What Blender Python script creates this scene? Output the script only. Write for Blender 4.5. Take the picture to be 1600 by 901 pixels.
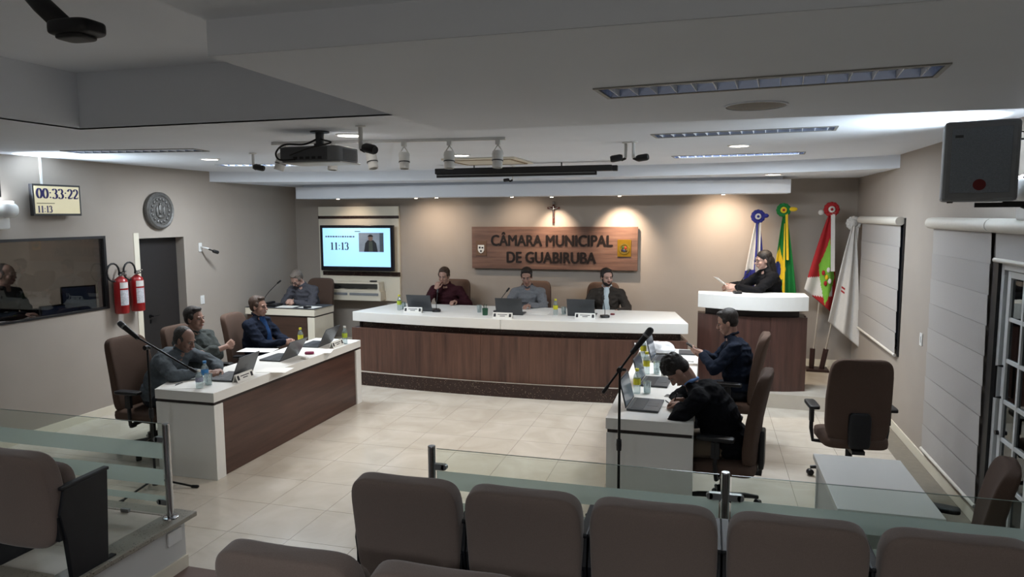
import bpy, bmesh, math, random
import numpy as np
from mathutils import Vector, Matrix

for _o in list(bpy.data.objects):
    bpy.data.objects.remove(_o, do_unlink=True)
SC = bpy.context.scene
COL = SC.collection
R_ = math.radians
random.seed(7)

# ------------------------------------------------------------------ camera
CAM_H = 2.3
FPX = 1090.93
YAW, PITCH, ROLL = R_(15.568), R_(6.017), R_(0.26)


def _axes():
    f = Vector((-math.sin(YAW) * math.cos(PITCH), math.cos(YAW) * math.cos(PITCH), -math.sin(PITCH)))
    r = Vector((math.cos(YAW), math.sin(YAW), 0))
    d = f.cross(r)
    return r * math.cos(ROLL) + d * math.sin(ROLL), -r * math.sin(ROLL) + d * math.cos(ROLL), f


AX_R, AX_D, AX_F = _axes()
cam_data = bpy.data.cameras.new('camera')
cam = bpy.data.objects.new('camera', cam_data)
COL.objects.link(cam)
cam_data.sensor_width = 36.0
cam_data.lens = FPX * 36.0 / 1600.0
cam_data.clip_start = 0.05
cam_data.clip_end = 60
_m = Matrix((AX_R, -AX_D, -AX_F)).transposed().to_4x4()
_m.translation = Vector((0, 0, CAM_H))
cam.matrix_world = _m
SC.camera = cam


def at(x, y, X=None, Y=None, Z=None):
    """photo pixel (1600x901) -> point on the plane X=, Y= or Z= it is known to lie on"""
    d = AX_R * ((x - 800) / FPX) + AX_D * ((y - 450.5) / FPX) + AX_F
    t = X / d.x if X is not None else Y / d.y if Y is not None else (Z - CAM_H) / d.z
    return Vector((0, 0, CAM_H)) + d * t


# ------------------------------------------------------------------ world, light level
world = bpy.data.worlds.new('world')
SC.world = world
world.use_nodes = True
world.node_tree.nodes['Background'].inputs[0].default_value = (0.30, 0.36, 0.45, 1)
world.node_tree.nodes['Background'].inputs[1].default_value = 0.05
SC.view_settings.view_transform = 'Standard'
SC.view_settings.look = 'None'
SC.view_settings.gamma = 1.0
SC.view_settings.use_curve_mapping = False
SC.view_settings.exposure = 0.66


def lamp(name, kind, loc, power, color, parent=None, aim=None, **kw):
    l = bpy.data.lights.new(name, kind)
    l.energy = power
    l.color = color
    for k, v in kw.items():
        setattr(l, k, v)
    o = bpy.data.objects.new(name, l)
    COL.objects.link(o)
    o.location = loc
    if aim is not None:
        o.rotation_euler = (Vector(aim) - Vector(loc)).to_track_quat('-Z', 'Y').to_euler()
    if parent is not None:
        o.parent = parent
    return o


WARM = (1.0, 0.78, 0.58)
NEUT = (1.0, 0.93, 0.86)
COOL = (0.80, 0.92, 1.0)

# ------------------------------------------------------------------ materials


def lin(h):
    h = h.lstrip('#')
    out = []
    for i in (0, 2, 4):
        c = int(h[i:i + 2], 16) / 255
        out.append(c / 12.92 if c <= 0.04045 else ((c + 0.055) / 1.055) ** 2.4)
    return tuple(out) + (1.0,)


MATS = {}


def mat(name, color, rough=0.6, metal=0.0, var=0.06, scale=20.0, bump=0.0, spec=0.5, alpha=1.0, trans=0.0,
        emit=None, es=0.0, coat=0.0, stretch=None, ior=1.45, sheen=0.0):
    if name in MATS:
        return MATS[name]
    m = bpy.data.materials.new(name)
    m.use_nodes = True
    nt = m.node_tree
    b = nt.nodes['Principled BSDF']
    c = lin(color) if isinstance(color, str) else tuple(color) + (1.0,)
    b.inputs['Roughness'].default_value = rough
    b.inputs['Metallic'].default_value = metal
    b.inputs['Specular IOR Level'].default_value = spec
    b.inputs['IOR'].default_value = ior
    b.inputs['Transmission Weight'].default_value = trans
    b.inputs['Alpha'].default_value = alpha
    b.inputs['Coat Weight'].default_value = coat
    b.inputs['Sheen Weight'].default_value = sheen
    tc = nt.nodes.new('ShaderNodeTexCoord')
    mp = nt.nodes.new('ShaderNodeMapping')
    nt.links.new(tc.outputs['Object'], mp.inputs[0])
    if stretch:
        mp.inputs['Scale'].default_value = stretch
    nz = nt.nodes.new('ShaderNodeTexNoise')
    nz.inputs['Scale'].default_value = scale
    nz.inputs['Detail'].default_value = 4
    nt.links.new(mp.outputs[0], nz.inputs[0])
    rp = nt.nodes.new('ShaderNodeValToRGB')
    rp.color_ramp.elements[0].position = 0.3
    rp.color_ramp.elements[1].position = 0.7
    rp.color_ramp.elements[0].color = tuple(max(0, v * (1 - var)) for v in c[:3]) + (1,)
    rp.color_ramp.elements[1].color = tuple(min(1, v * (1 + var)) for v in c[:3]) + (1,)
    nt.links.new(nz.outputs[0], rp.inputs[0])
    nt.links.new(rp.outputs[0], b.inputs['Base Color'])
    if bump > 0:
        bp = nt.nodes.new('ShaderNodeBump')
        bp.inputs['Strength'].default_value = bump
        bp.inputs['Distance'].default_value = 0.01
        nt.links.new(nz.outputs[0], bp.inputs['Height'])
        nt.links.new(bp.outputs[0], b.inputs['Normal'])
    if emit is not None:
        b.inputs['Emission Color'].default_value = lin(emit) if isinstance(emit, str) else tuple(emit) + (1.0,)
        b.inputs['Emission Strength'].default_value = es
    MATS[name] = m
    return m


def wood(name, c1, c2, c3, stretch, rough=0.4, scale=3.0, lines=0.0):
    m = bpy.data.materials.new(name)
    m.use_nodes = True
    nt = m.node_tree
    b = nt.nodes['Principled BSDF']
    b.inputs['Roughness'].default_value = rough
    tc = nt.nodes.new('ShaderNodeTexCoord')
    mp = nt.nodes.new('ShaderNodeMapping')
    mp.inputs['Scale'].default_value = stretch
    nt.links.new(tc.outputs['Object'], mp.inputs[0])
    nz = nt.nodes.new('ShaderNodeTexNoise')
    nz.inputs['Scale'].default_value = scale
    nz.inputs['Detail'].default_value = 6
    nz.inputs['Roughness'].default_value = 0.65
    nt.links.new(mp.outputs[0], nz.inputs[0])
    rp = nt.nodes.new('ShaderNodeValToRGB')
    e = rp.color_ramp.elements
    e[0].position, e[0].color = 0.28, lin(c1)
    e[1].position, e[1].color = 0.72, lin(c3)
    k = e.new(0.5)
    k.color = lin(c2)
    nt.links.new(nz.outputs[0], rp.inputs[0])
    nt.links.new(rp.outputs[0], b.inputs['Base Color'])
    bp = nt.nodes.new('ShaderNodeBump')
    bp.inputs['Strength'].default_value = 0.08
    bp.inputs['Distance'].default_value = 0.004
    nt.links.new(nz.outputs[0], bp.inputs['Height'])
    nt.links.new(bp.outputs[0], b.inputs['Normal'])
    MATS[name] = m
    return m


def granite(name, base, fleck, scale, thr, rough=0.25):
    m = bpy.data.materials.new(name)
    m.use_nodes = True
    nt = m.node_tree
    b = nt.nodes['Principled BSDF']
    b.inputs['Roughness'].default_value = rough
    tc = nt.nodes.new('ShaderNodeTexCoord')
    vo = nt.nodes.new('ShaderNodeTexVoronoi')
    vo.inputs['Scale'].default_value = scale
    nt.links.new(tc.outputs['Object'], vo.inputs[0])
    rp = nt.nodes.new('ShaderNodeValToRGB')
    rp.color_ramp.elements[0].position = thr
    rp.color_ramp.elements[0].color = lin(fleck)
    rp.color_ramp.elements[1].position = thr + 0.08
    rp.color_ramp.elements[1].color = lin(base)
    nt.links.new(vo.outputs[0], rp.inputs[0])
    nz = nt.nodes.new('ShaderNodeTexNoise')
    nz.inputs['Scale'].default_value = 14
    nt.links.new(tc.outputs['Object'], nz.inputs[0])
    mx = nt.nodes.new('ShaderNodeMix')
    mx.data_type = 'RGBA'
    mx.inputs[7].default_value = lin(base)
    cr = nt.nodes.new('ShaderNodeValToRGB')
    cr.color_ramp.elements[0].position = 0.45
    cr.color_ramp.elements[1].position = 0.6
    nt.links.new(nz.outputs[0], cr.inputs[0])
    nt.links.new(cr.outputs[0], mx.inputs[0])
    nt.links.new(rp.outputs[0], mx.inputs[6])
    nt.links.new(mx.outputs[2], b.inputs['Base Color'])
    MATS[name] = m
    return m


def tile_mat():
    m = bpy.data.materials.new('polished_tile')
    m.use_nodes = True
    nt = m.node_tree
    b = nt.nodes['Principled BSDF']
    b.inputs['Roughness'].default_value = 0.22
    b.inputs['Specular IOR Level'].default_value = 0.5
    geo = nt.nodes.new('ShaderNodeNewGeometry')
    n1 = nt.nodes.new('ShaderNodeTexNoise')
    n1.inputs['Scale'].default_value = 2.2
    n1.inputs['Detail'].default_value = 6
    n1.inputs['Distortion'].default_value = 1.2
    nt.links.new(geo.outputs['Position'], n1.inputs[0])
    rp = nt.nodes.new('ShaderNodeValToRGB')
    e = rp.color_ramp.elements
    e[0].position, e[0].color = 0.3, lin('#bab2a5')
    e[1].position, e[1].color = 0.7, lin('#cac3b8')
    nt.links.new(n1.outputs[0], rp.inputs[0])
    nt.links.new(rp.outputs[0], b.inputs['Base Color'])
    rr = nt.nodes.new('ShaderNodeMapRange')
    rr.inputs[3].default_value = 0.17
    rr.inputs[4].default_value = 0.30
    nt.links.new(n1.outputs[0], rr.inputs[0])
    nt.links.new(rr.outputs[0], b.inputs['Roughness'])
    MATS['polished_tile'] = m
    return m


M_TILE = tile_mat()
M_GROUT = mat('grout', '#7d766a', 0.9)
M_WALL = mat('wall_paint', '#a0978e', 0.75, var=0.02, scale=3)
M_WALLC = mat('wall_paint_pale', '#c9c9c6', 0.75, var=0.02, scale=3)
M_CEIL = mat('ceiling_paint', '#dfe4ec', 0.8, var=0.015, scale=2)
M_WHITE = mat('white_laminate', '#e5e4e0', 0.35, var=0.01, scale=5)
M_WHITEP = mat('white_plastic', '#d8d8d6', 0.4, var=0.02)
M_CREAMP = mat('cream_laminate', '#dcd5c4', 0.4, var=0.015, scale=5)
M_WOODV = wood('walnut_vertical', '#3e2b26', '#5a4036', '#6b4d40', (6, 6, 0.35), 0.42, 3.0)
M_WOODH = wood('walnut_horizontal_dark', '#38241f', '#4a322b', '#583c33', (2.5, 0.35, 6), 0.38, 3.0)
M_WOODS = wood('walnut_sign', '#4b372e', '#6d5145', '#846656', (0.5, 6, 7), 0.45, 2.2)
M_WOODP = wood('walnut_podium', '#34231f', '#4a322c', '#583c35', (6, 6, 0.35), 0.4, 3.0)
M_WOODD = wood('walnut_corner_desk', '#33251e', '#453229', '#513b30', (0.5, 4, 5), 0.4, 3.0)
M_GRAN = granite('dark_granite', '#2c1b17', '#8a7666', 55, 0.16)
M_GRANL = granite('pale_granite', '#8c877b', '#5b564c', 70, 0.25, 0.3)
M_DARKB = mat('dark_shadow_gap', '#241a18', 0.5)
M_UPH = mat('brown_upholstery', '#54433a', 0.85, var=0.10, scale=220, bump=0.15, spec=.25)
M_UPHS = mat('brown_seat_upholstery', '#74665f', 0.9, var=0.08, scale=260, bump=0.15, spec=.2, sheen=.3)
M_BLK = mat('black_plastic', '#17171a', 0.45, var=0.1)
M_BLKM = mat('black_metal', '#131315', 0.35, metal=0.3, var=0.1)
M_BLKP = mat('black_panel', '#15171c', 0.5, var=0.1)
M_STEEL = mat('polished_steel', '#b9bcc0', 0.18, metal=1.0, var=0.03)
M_CHROME = mat('chrome', '#cfd2d6', 0.1, metal=1.0, var=0.02)
M_GREYM = mat('grey_metal', '#8d8f90', 0.4, metal=0.6, var=0.04)
M_GREYP = mat('grey_plastic', '#84878b', 0.5, var=0.04)
M_DGREY = mat('dark_grey_plastic', '#3c3e42', 0.45, var=0.05)
M_LAP = mat('laptop_grey', '#44474b', 0.4, var=0.04, metal=0.2)
M_KEYS = mat('laptop_keys', '#1b1c1f', 0.5)
M_PAPER = mat('white_paper', '#e6e5e0', 0.8, var=0.01)
M_RED = mat('extinguisher_red', '#931418', 0.35, var=0.05, coat=0.3)
M_LABELW = mat('label_white', '#c9c8c4', 0.6, var=0.03)
M_YEL = mat('yellow_label', '#c9c42e', 0.5, var=0.05)
M_LIME = mat('lime_label', '#a9bc3c', 0.5, var=0.05)
M_BLUEL = mat('blue_label', '#3f86c4', 0.5, var=0.05)
M_GREENC = mat('dark_green_cup', '#1e4a34', 0.5, var=0.06)
M_GOLD = mat('gold_plate', '#c79a34', 0.3, metal=0.8, var=0.08)
M_LETTER = mat('dark_letter', '#160b08', 0.5, var=0.05)
M_INK = mat('printed_ink', '#2a2a30', 0.7)
M_NAVYINK = mat('navy_digits', '#1e1a52', 0.7)
M_JEANS = mat('dark_trousers', '#20232b', 0.9, var=0.1, scale=200)
M_KHAKI = mat('khaki_trousers', '#5d5042', 0.9, var=0.06, scale=200)
M_SHOE = mat('black_shoe', '#17140f', 0.4)
M_EYEW = mat('eye_white', '#8d8580', 0.5)
M_EYED = mat('eye_iris', '#1d1410', 0.3)
M_LIP = mat('lips', '#8a5148', 0.55)
M_BLIND = mat('blind_fabric', '#a9a5a2', 0.9, var=0.03, scale=120)
M_BLIND2 = mat('blind_fabric_sheer', '#a5a19e', 0.9, var=0.03, scale=120)
M_BLINDR = mat('blind_cassette', '#d0cbc2', 0.5, var=0.02)
M_DOORW = mat('door_white_paint', '#c6c8c8', 0.45, var=0.02)
M_DOORD = mat('dark_door', '#221f1f', 0.55, var=0.05)
M_BRONZE = mat('pewter_relief', '#6a6967', 0.45, metal=0.5, var=0.2, scale=40, bump=0.4)
M_CARPET = mat('brown_vinyl', '#6a5852', 0.7, var=0.05, scale=8)
M_BAG = mat('white_bag', '#dcdde0', 0.5, var=0.03, scale=30, bump=0.3)


def glass_mat(name, tint, frac=0.12, rough=0.02, body=0.0):
    """thin glazing: mostly clear, a mirror part and, for frosted film, a milky part"""
    m = bpy.data.materials.new(name)
    m.use_nodes = True
    nt = m.node_tree
    for n in list(nt.nodes):
        nt.nodes.remove(n)
    out = nt.nodes.new('ShaderNodeOutputMaterial')
    tr = nt.nodes.new('ShaderNodeBsdfTransparent')
    tr.inputs[0].default_value = lin(tint)
    gl = nt.nodes.new('ShaderNodeBsdfGlossy')
    gl.inputs['Roughness'].default_value = rough
    gl.inputs['Color'].default_value = (0.9, 0.95, 0.95, 1)
    fr = nt.nodes.new('ShaderNodeFresnel')
    fr.inputs[0].default_value = 1.45
    mul = nt.nodes.new('ShaderNodeMath')
    mul.operation = 'MULTIPLY_ADD'
    mul.inputs[1].default_value = 1.0
    mul.inputs[2].default_value = frac * 0.2
    geo = nt.nodes.new('ShaderNodeNewGeometry')
    inv = nt.nodes.new('ShaderNodeMath')
    inv.operation = 'SUBTRACT'
    inv.inputs[0].default_value = 1.0
    nt.links.new(geo.outputs['Backfacing'], inv.inputs[1])
    mf = nt.nodes.new('ShaderNodeMath')
    mf.operation = 'MULTIPLY'
    nt.links.new(fr.outputs[0], mf.inputs[0])
    nt.links.new(inv.outputs[0], mf.inputs[1])
    nt.links.new(mf.outputs[0], mul.inputs[0])
    mx = nt.nodes.new('ShaderNodeMixShader')
    nt.links.new(mul.outputs[0], mx.inputs[0])
    nt.links.new(tr.outputs[0], mx.inputs[1])
    nt.links.new(gl.outputs[0], mx.inputs[2])
    last = mx
    if body > 0:
        nz = nt.nodes.new('ShaderNodeTexNoise')
        nz.inputs['Scale'].default_value = 30
        df = nt.nodes.new('ShaderNodeBsdfDiffuse')
        df.inputs[0].default_value = lin('#d5dedb')
        tl = nt.nodes.new('ShaderNodeBsdfTranslucent')
        tl.inputs[0].default_value = lin('#d5dedb')
        m1 = nt.nodes.new('ShaderNodeMixShader')
        m1.inputs[0].default_value = 0.65
        nt.links.new(df.outputs[0], m1.inputs[1])
        nt.links.new(tl.outputs[0], m1.inputs[2])
        m2 = nt.nodes.new('ShaderNodeMixShader')
        m2.inputs[0].default_value = body
        nt.links.new(mx.outputs[0], m2.inputs[1])
        nt.links.new(m1.outputs[0], m2.inputs[2])
        last = m2
    nt.links.new(last.outputs[0], out.inputs[0])
    MATS[name] = m
    return m


M_GLASS = glass_mat('clear_glass', '#f3f7f5', 0.0)
M_GLASSD = glass_mat('tinted_window', '#a3a5a8', 0.0)
M_FROST = glass_mat('frosted_film', '#f0f5f2', 0.0, 0.4, body=0.60)
M_BOTTLE = glass_mat('bottle_plastic', '#e8f0f2', 0.6, 0.05, body=0.18)
M_TUMBLER = glass_mat('tumbler_glass', '#e8eef0', 0.8, 0.03, body=0.10)

# ------------------------------------------------------------------ mesh helpers


class MB:
    def __init__(self):
        self.v, self.f, self.mi = [], [], []

    def add(self, vs, fs, mi=0):
        o = len(self.v)
        self.v += [tuple(p) for p in vs]
        for f in fs:
            self.f.append(tuple(i + o for i in f))
            self.mi.append(mi)
        return self

    def box(self, x0, x1, y0, y1, z0, z1, mi=0):
        vs = [(x, y, z) for z in (z0, z1) for y in (y0, y1) for x in (x0, x1)]
        return self.add(vs, [(0, 2, 3, 1), (4, 5, 7, 6), (0, 1, 5, 4), (2, 6, 7, 3), (0, 4, 6, 2), (1, 3, 7, 5)], mi)

    def cbox(self, c, s, rot=None, mi=0):
        vs = []
        for z in (-.5, .5):
            for y in (-.5, .5):
                for x in (-.5, .5):
                    p = Vector((x * s[0], y * s[1], z * s[2]))
                    if rot is not None:
                        p = rot @ p
                    vs.append(Vector(c) + p)
        return self.add(vs, [(0, 2, 3, 1), (4, 5, 7, 6), (0, 1, 5, 4), (2, 6, 7, 3), (0, 4, 6, 2), (1, 3, 7, 5)], mi)

    def prism(self, poly, z0, z1, mi=0):
        n = len(poly)
        vs = [(p[0], p[1], z0) for p in poly] + [(p[0], p[1], z1) for p in poly]
        fs = [tuple(range(n - 1, -1, -1)), tuple(range(n, 2 * n))]
        fs += [(i, (i + 1) % n, n + (i + 1) % n, n + i) for i in range(n)]
        return self.add(vs, fs, mi)

    def tube(self, pts, r, seg=10, caps=True, mi=0):
        pts = [Vector(p) for p in pts]
        n = len(pts)
        rs = r if isinstance(r, (list, tuple)) else [r] * n
        vs, fs = [], []
        prev = None
        for i, p in enumerate(pts):
            t = (pts[min(i + 1, n - 1)] - pts[max(i - 1, 0)])
            t = t.normalized() if t.length > 1e-9 else Vector((0, 0, 1))
            if prev is None:
                a = Vector((0, 0, 1)) if abs(t.z) < 0.9 else Vector((1, 0, 0))
                u = t.cross(a).normalized()
            else:
                u = (prev - t * prev.dot(t)).normalized()
            prev = u
            w = t.cross(u)
            for k in range(seg):
                an = 2 * math.pi * k / seg
                vs.append(p + (u * math.cos(an) + w * math.sin(an)) * rs[i])
        for i in range(n - 1):
            for k in range(seg):
                a, b = i * seg + k, i * seg + (k + 1) % seg
                fs.append((a, b, b + seg, a + seg))
        if caps:
            fs.append(tuple(range(seg - 1, -1, -1)))
            fs.append(tuple((n - 1) * seg + k for k in range(seg)))
        return self.add(vs, fs, mi)

    def capsule(self, p0, p1, r0, r1=None, seg=12):
        r1 = r0 if r1 is None else r1
        p0, p1 = Vector(p0), Vector(p1)
        t = p1 - p0
        t = t.normalized() if t.length > 1e-6 else Vector((0, 0, 1))
        pts, rs = [], []
        for a in (-85, -60, -30, 0):
            pts.append(p0 + t * (r0 * math.sin(R_(a))))
            rs.append(max(1e-4, r0 * math.cos(R_(a))))
        for a in (0, 30, 60, 85):
            pts.append(p1 + t * (r1 * math.sin(R_(a))))
            rs.append(max(1e-4, r1 * math.cos(R_(a))))
        return self.tube(pts, rs, seg)

    def lathe(self, prof, c=(0, 0, 0), seg=20, rot=None, mi=0, ring=False):
        if ring:
            prof = list(prof) + [prof[0]]
        vs, fs = [], []
        n = len(prof)
        for (r, z) in prof:
            for k in range(seg):
                an = 2 * math.pi * k / seg
                p = Vector((max(r, 1e-5) * math.cos(an), max(r, 1e-5) * math.sin(an), z))
                if rot is not None:
                    p = rot @ p
                vs.append(p + Vector(c))
        for i in range(n - 1):
            for k in range(seg):
                a, b = i * seg + k, i * seg + (k + 1) % seg
                fs.append((a, b, b + seg, a + seg))
        if not ring:
            fs.append(tuple(range(seg - 1, -1, -1)))
            fs.append(tuple((n - 1) * seg + k for k in range(seg)))
        return self.add(vs, fs, mi)

    def sup(self, c, s, e1=0.3, e2=0.3, nu=28, nv=16, rot=None, deform=None, mi=0):
        """rounded box (superellipsoid) of half sizes s"""
        def sp(v, e):
            return math.copysign(abs(v) ** e, v)
        vs, fs = [], []
        for j in range(nv + 1):
            ph = -math.pi / 2 + math.pi * j / nv
            for i in range(nu):
                th = 2 * math.pi * i / nu
                p = Vector((s[0] * sp(math.cos(ph), e1) * sp(math.cos(th), e2),
                            s[1] * sp(math.cos(ph), e1) * sp(math.sin(th), e2), s[2] * sp(math.sin(ph), e1)))
                if deform:
                    p = deform(p)
                if rot is not None:
                    p = rot @ p
                vs.append(p + Vector(c))
        for j in range(nv):
            for i in range(nu):
                a, b = j * nu + i, j * nu + (i + 1) % nu
                fs.append((a, b, b + nu, a + nu))
        return self.add(vs, fs, mi)

    def ell(self, c, s, rot=None, nu=16, nv=10):
        return self.sup(c, s, 1.0, 1.0, nu, nv, rot)

    def mesh(self, name):
        me = bpy.data.meshes.new(name)
        me.from_pydata([tuple(p) for p in self.v], [], self.f)
        me.polygons.foreach_set('material_index', self.mi)
        bm = bmesh.new()
        bm.from_mesh(me)
        bmesh.ops.recalc_face_normals(bm, faces=bm.faces)
        bm.to_mesh(me)
        bm.free()
        return me

    def obj(self, name, m, parent=None, smooth=False, bevel=0.0, loc=None, rz=None):
        return mk(name, self.mesh(name), m, parent, smooth, bevel, loc, rz)


def mk(name, me, m, parent=None, smooth=False, bevel=0.0, loc=None, rz=None):
    o = bpy.data.objects.new(name, me)
    COL.objects.link(o)
    if m is not None:
        if len(me.materials):
            me.materials.clear()
        for k in (m if isinstance(m, (list, tuple)) else [m]):
            me.materials.append(k)
    if parent is not None:
        o.parent = parent
    if loc is not None:
        o.location = loc
    if rz is not None:
        o.rotation_euler = (0, 0, rz)
    if smooth:
        me.polygons.foreach_set('use_smooth', [True] * len(me.polygons))
        if smooth == 'auto':
            try:
                me.set_sharp_from_angle(angle=R_(40))
            except Exception:
                pass
    if bevel > 0:
        b = o.modifiers.new('bevel', 'BEVEL')
        b.width = bevel
        b.segments = 2
        b.limit_method = 'ANGLE'
    return o


def thing(name, label, cat, loc=(0, 0, 0), rz=0.0, group=None):
    o = bpy.data.objects.new(name, None)
    o.empty_display_size = 0.1
    COL.objects.link(o)
    o.location = loc
    o.rotation_euler = (0, 0, rz)
    return tag(o, label, cat, group)


def tag(o, label, cat, group=None):
    o['label'] = label
    o['category'] = cat
    if group:
        o['group'] = group
    return o


def struct(o, label=None):
    o['kind'] = 'structure'
    if label:
        o['label'] = label
    return o


def B(x0, x1, y0, y1, z0, z1):
    return MB().box(x0, x1, y0, y1, z0, z1)


def dup(root, loc, rz, label, group=None):
    r = root.copy()
    COL.objects.link(r)
    r.location = loc
    r.rotation_euler = (0, 0, rz)
    r['label'] = label
    if group:
        r['group'] = group
    for ch in list(root.children):
        c = ch.copy()
        COL.objects.link(c)
        c.parent = r
        for g in list(ch.children):
            d = g.copy()
            COL.objects.link(d)
            d.parent = c
    return r


def spl(pts, n=8):
    pts = [Vector(p) for p in pts]
    q = [pts[0]] + pts + [pts[-1]]
    out = []
    for i in range(1, len(q) - 2):
        for k in range(n):
            t = k / n
            a, b, c, d = q[i - 1], q[i], q[i + 1], q[i + 2]
            out.append(0.5 * ((2 * b) + (c - a) * t + (2 * a - 5 * b + 4 * c - d) * t * t + (3 * b - a - 3 * c + d) * t ** 3))
    return out + [pts[-1]]


def text_mesh(body, size, depth=0.0, bold=0.0, align='CENTER', sx=1.0):
    cu = bpy.data.curves.new('txt', 'FONT')
    cu.body = body
    cu.size = size
    cu.extrude = depth
    cu.offset = bold
    cu.align_x = align
    cu.resolution_u = 4
    o = bpy.data.objects.new('txt', cu)
    COL.objects.link(o)
    dg = bpy.context.evaluated_depsgraph_get()
    me = bpy.data.meshes.new_from_object(o.evaluated_get(dg))
    bpy.data.objects.remove(o, do_unlink=True)
    bpy.data.curves.remove(cu)
    if sx != 1.0:
        for v in me.vertices:
            v.co.x *= sx
    return me


def solid(mb, voxel, smooth_it, name):
    """melt overlapping volumes into one continuous surface"""
    me = mb.mesh(name + '_tmp')
    o = bpy.data.objects.new('tmp', me)
    COL.objects.link(o)
    r = o.modifiers.new('r', 'REMESH')
    r.mode = 'VOXEL'
    r.voxel_size = voxel
    if smooth_it:
        s = o.modifiers.new('s', 'SMOOTH')
        s.factor = 0.5
        s.iterations = smooth_it
    dg = bpy.context.evaluated_depsgraph_get()
    out = bpy.data.meshes.new_from_object(o.evaluated_get(dg))
    out.name = name
    bpy.data.objects.remove(o, do_unlink=True)
    bpy.data.meshes.remove(me)
    return out


def rect_with_holes(x0, x1, y0, y1, holes):
    """list of rectangles covering the area minus the holes"""
    xs = sorted(set([x0, x1] + [h[0] for h in holes] + [h[1] for h in holes]))
    ys = sorted(set([y0, y1] + [h[2] for h in holes] + [h[3] for h in holes]))
    out = []
    for i in range(len(xs) - 1):
        for j in range(len(ys) - 1):
            cx, cy = (xs[i] + xs[i + 1]) / 2, (ys[j] + ys[j + 1]) / 2
            if not any(h[0] < cx < h[1] and h[2] < cy < h[3] for h in holes):
                out.append((xs[i], xs[i + 1], ys[j], ys[j + 1]))
    return out
# ================================================================== STRUCTURE
XL, XR, YB, YN = -6.72, 1.97, 10.48, -3.0
DZ = 0.17          # dais height
ZC = 2.92          # main ceiling

# ---- floor of the chamber: grout bed and tiles
fl = B(XL - .15, XR + .15, YN, YB, -0.10, -0.004).obj('floor', M_GROUT)
struct(fl)
TS = 0.51
tile_me = MB().box(-TS / 2 + .0016, TS / 2 - .0016, -TS / 2 + .0016, TS / 2 - .0016, -0.010, 0.0).mesh('floor_tile')
tx0 = -1.295 - TS * 11
ty0 = 3.66
for i in range(18):
    for j in range(10):
        cx, cy = tx0 + TS * (i + .5), ty0 + TS * (j + .5)
        if cx + TS / 2 > XR + .25 or cy > 8.7 or cx - TS / 2 < XL - .3:
            continue
        x0, x1 = max(cx - TS / 2, XL), min(cx + TS / 2, XR)
        if x1 - x0 > TS - .002:
            t = mk('floor_tile', tile_me, None, fl, loc=(cx, cy, 0))
            if not tile_me.materials:
                tile_me.materials.append(M_TILE)
        elif x1 - x0 > .05:
            B(x0 + .0016, x1 - .0016, cy - TS / 2 + .0016, cy + TS / 2 - .0016, -.01, 0).obj('floor_tile', M_TILE, fl)
# ---- audience area: aisle floor, stepped platforms left and centre
PZ = 0.37
PT = 0.475
CPX = -1.66
struct(B(-3.26, CPX, YN, 3.66, -0.004, 0.003).obj('floor_aisle', M_CARPET))
ptile = MB().box(-.248, .248, -.248, .248, -.008, 0).mesh('platform_tile')
ptile.materials.append(M_TILE)


def platform(side, x0, x1, edge):
    """edge: the aisle side of the platform"""
    struct(B(x0, x1, 2.64, 3.66, 0.0, PZ - .03).obj('floor_platform_' + side, M_WALLC))
    e0, e1 = (x1 - .10, x1 + .07) if edge == 'x1' else (x0 - .03, x0 + .10)
    i0, i1 = (x0, e0) if edge == 'x1' else (e1, x1)
    top = struct(B(i0, i1, 2.64, 3.58, PZ - .03, PZ - .006).obj('floor_platform_top_' + side, M_GROUT))
    k = 0
    while i1 - .5 * k - .5 > i0 - .2:
        for j in range(2):
            xa, xb = max(i0, i1 - .5 * (k + 1)), i1 - .5 * k
            ya, yb = max(2.645, 3.58 - .5 * (j + 1)), 3.58 - .5 * j
            B(xa + .0016, xb - .0016, ya + .0016, yb - .0016, PZ - .008, PZ).obj('floor_tile', M_TILE, top)
        k += 1
    struct(B(min(e0, e1), max(e0, e1), 2.60, 3.70, PZ - .03, PZ + .002).obj('trim_edge_' + side, M_GRANL, bevel=.006))
    struct(B(i0, i1, 3.58, 3.70, PZ - .03, PZ + .002).obj('trim_front_' + side, M_GRANL, bevel=.006))
    struct(B(x0, x1 if edge == 'x0' else x1 + .04, YN, 2.62, 0.0, PT - .03).obj('floor_tier_' + side, M_WALLC))
    struct(B(x0 if edge == 'x1' else x0 - .03, x1 if edge == 'x0' else x1 + .07, YN, 2.66, PT - .03, PT).obj('trim_tier_' + side, M_GRANL, bevel=.006))


platform('left', XL, -3.26, 'x1')
platform('centre', CPX, XR, 'x0')
struct(B(-3.262, -3.245, 2.66, 3.662, 0.003, 0.085).obj('baseboard_platform', M_CREAMP))

# ---- dais with a curved granite kerb under the main bench
def front_y(x, mid, ends, xc=-2.42, hw=2.26):
    t = (x - xc) / hw
    return mid + (ends - mid) * t * t


def arc_poly(x0, x1, mid, ends, yback, n=22, inset=0.0):
    xs = [x0 + (x1 - x0) * i / n for i in range(n + 1)]
    return [(x, front_y(x, mid, ends)) for x in xs] + [(x1 - inset, yback), (x0 + inset, yback)]


dais = [(XL, 8.52)] + [(x, front_y(x, 8.345, 8.50) + .02) for x in np.linspace(-4.5, -.34, 20)] + \
       [(-.1, 8.60), (.6, 8.66), (1.2, 8.64), (XR, 8.56), (XR, YB), (XL, YB)]
struct(MB().prism(dais, 0.0, DZ).obj('floor_dais', M_TILE))
n = 24
xs = np.linspace(-4.5, -.34, n)
kp = [(x, front_y(x, 8.325, 8.48)) for x in xs] + [(x, front_y(x, 8.325, 8.48) + .03) for x in xs[::-1]]
struct(MB().prism(kp, 0.0, DZ + .005).obj('trim_4', M_GRAN))

# ---- walls
W = .15


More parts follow.
